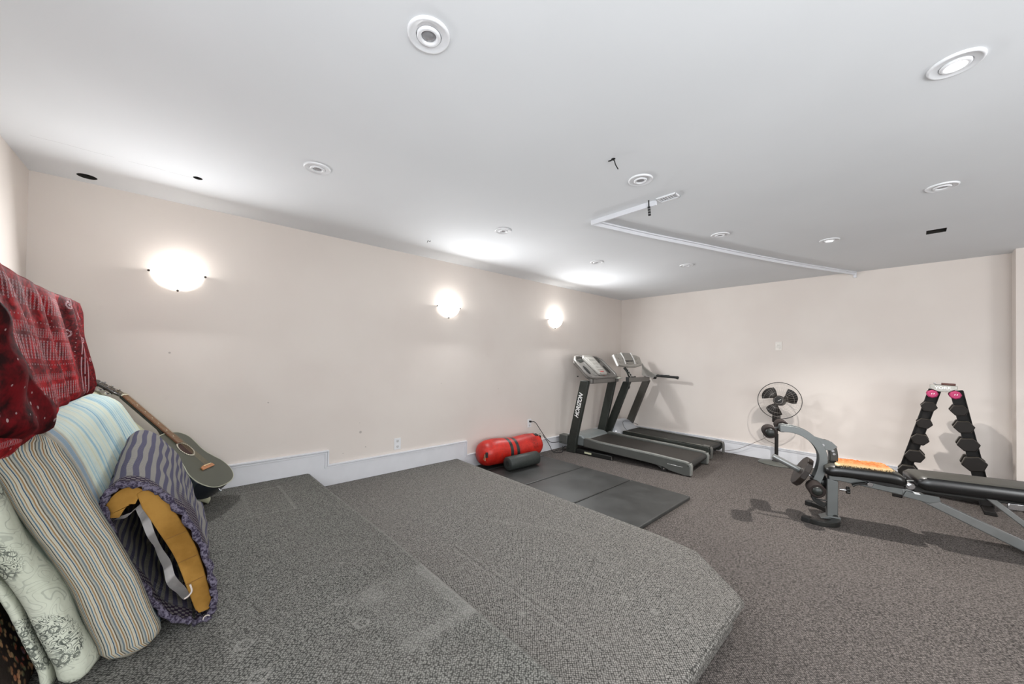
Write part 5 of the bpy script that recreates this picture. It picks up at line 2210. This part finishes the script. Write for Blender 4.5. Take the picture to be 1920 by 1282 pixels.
# face with sound hole
nrm_ = len(outline)
hc_ = (0, .345)
o_v = [bm.verts.new((a, b, 0)) for a, b in outline]
h_v = []
for a, b in outline:
    an = math.atan2(b - hc_[1], a - hc_[0])
    h_v.append(bm.verts.new((hc_[0] + .050 * math.cos(an), hc_[1] + .050 * math.sin(an), 0)))
for k in range(nrm_):
    k2 = (k + 1) % nrm_
    bm.faces.new((o_v[k], o_v[k2], h_v[k2], h_v[k]))
res = bmesh.ops.extrude_face_region(bm, geom=bm.faces[:])
for v_ in [g_ for g_ in res['geom'] if isinstance(g_, bmesh.types.BMVert)]:
    v_.co.z -= .0018
obj('top_board', bm, top_m, gt, 40)
bm = bm_new()
tube(bm, [(a * .998, b, -.001) for a, b in outline], .0028, 6, closed=True)
obj('binding', bm, bind, gt, 60)
bm = bm_new()
lathe(bm, [(0, -.0015), (.0495, -.0015)], (0, .345, 0), (0, 0, 1), 32)
obj('sound_hole', bm, plain('hole_brown', (52, 26, 18), .8), gt)
bm = bm_new()
for k in range(28):
    a = 2 * PI * k / 28
    box(bm, (.059 * math.cos(a), .345 + .059 * math.sin(a), .0008), (.010, .0085, .0016), Euler((0, 0, a)))
ros = obj('rosette', bm, plain('rosette_pearl', (206, 202, 184), .3), gt)
bm = bm_new()
lathe(bm, [(.051, .0), (.051, .0007), (.068, .0007), (.068, 0)], (0, .345, 0), (0, 0, 1), 40)
obj('rosette_ring', bm, plain('rosette_black', (40, 38, 34), .3), ros)
bm = bm_new()
prism(bm, [(-.075, .155), (.075, .155), (.070, .178), (.03, .186), (-.03, .186), (-.070, .178)], XY, .0, .010)
brg = obj('bridge', bm, plain('bridge_rosewood', (176, 118, 76), .4), gt, 30, .003)
bm = bm_new()
box(bm, (0, .178, .012), (.085, .005, .008))
obj('saddle', bm, plain('saddle_bone', (236, 214, 170), .35), brg, bevel=.001)
bm = bm_new()
prism(bm, [(-.030, .40), (.030, .40), (.024, .845), (-.024, .845)], XY, .001, .010)
fb = obj('fretboard', bm, plain('fretboard_wood', (120, 84, 62), .5, 0, .4, .15, 40), gt, 30, .001)
bm = bm_new()
for k in range(19):
    y = .845 - .445 * (1 - 2 ** (-k / 12)) / (1 - 2 ** (-18.5 / 12))
    w_ = .024 + (.845 - y) * .0135
    box(bm, (0, y, .0108), (2 * w_, .002, .002))
obj('frets', bm, chrome, fb)
bm = bm_new()
for k in (3, 5, 7, 9, 12, 15):
    y = .845 - .445 * (1 - 2 ** (-(k - .5) / 12)) / (1 - 2 ** (-18.5 / 12))
    lathe(bm, [(0, .0112), (.004, .0112), (.004, .0100)], (0, y, 0), (0, 0, 1), 10)
obj('inlay_dots', bm, plain('inlay_pearl', (226, 222, 208), .3), fb)
bm = bm_new()
n = 14
rws = []
for i in range(n + 1):
    y = .47 + (.85 - .47) * i / n
    w_ = .031 - .0065 * i / n
    dp = .022 + .035 * max(0, 1 - i / 3.0) ** 1.3
    rws.append([bm.verts.new((w_ * math.cos(PI + PI * q / 10), y, -.0 + dp * math.sin(PI + PI * q / 10))) for q in range(11)])
for i in range(n):
    for q in range(10):
        bm.faces.new((rws[i][q], rws[i][q + 1], rws[i + 1][q + 1], rws[i + 1][q]))
    bm.faces.new((rws[i][10], rws[i][0], rws[i + 1][0], rws[i + 1][10]))
bm.faces.new(rws[0])
bm.faces.new(rws[-1])
obj('neck', bm, side_m, gt, 60)
bm = bm_new()
box(bm, (0, .849, .008), (.050, .008, .012))
obj('nut', bm, plain('nut_white', (226, 222, 206), .4), gt)
bm = bm_new()
tilt_ = lambda a, b, d: (a, b, d - (b - .85) * .22)
prism(bm, [(-.024, .85), (.024, .85), (.036, .885), (.034, 1.03), (.012, 1.045), (0, 1.038), (-.012, 1.045), (-.034, 1.03), (-.036, .885)], tilt_, -.010, .004)
hs = obj('headstock', bm, plain('headstock_black', (40, 38, 36), .2, 0, .7), gt, 30, .003)
for sgn in (-1, 1):
    for k in range(3):
        y = .90 + k * .045
        bm = bm_new()
        z0 = -(y - .85) * .22
        cyl(bm, (.018 * sgn, y, z0 + .002), (.018 * sgn, y, z0 + .018), .0045, seg=10)
        cyl(bm, (.030 * sgn, y, z0 - .018), (.052 * sgn, y, z0 - .018), .004, seg=8)
        box(bm, (.058 * sgn, y, z0 - .018), (.013, .016, .010))
        box(bm, (.022 * sgn, y, z0 - .017), (.018, .020, .010))
        obj('tuning_peg', bm, chrome, hs, bevel=.001)
for k in range(6):
    bm = bm_new()
    a0, a1 = (-.5 + k / 5) * .056, (-.5 + k / 5) * .038
    tube(bm, [(a0, .176, .016), (a1, .852, .0145), ((.018 if k > 2 else -.018), .90 + (k % 3) * .045, .008 - (.05 + (k % 3) * .045) * .22)], .0006, 4)
    obj('string', bm, plain('string_bronze', (190, 170, 130), .3, .8), gt)
bm = bm_new()
cyl(bm, (0, .004, -DEP / 2), (0, -.014, -DEP / 2), .006, seg=12)
obj('strap_pin', bm, chrome, gt)
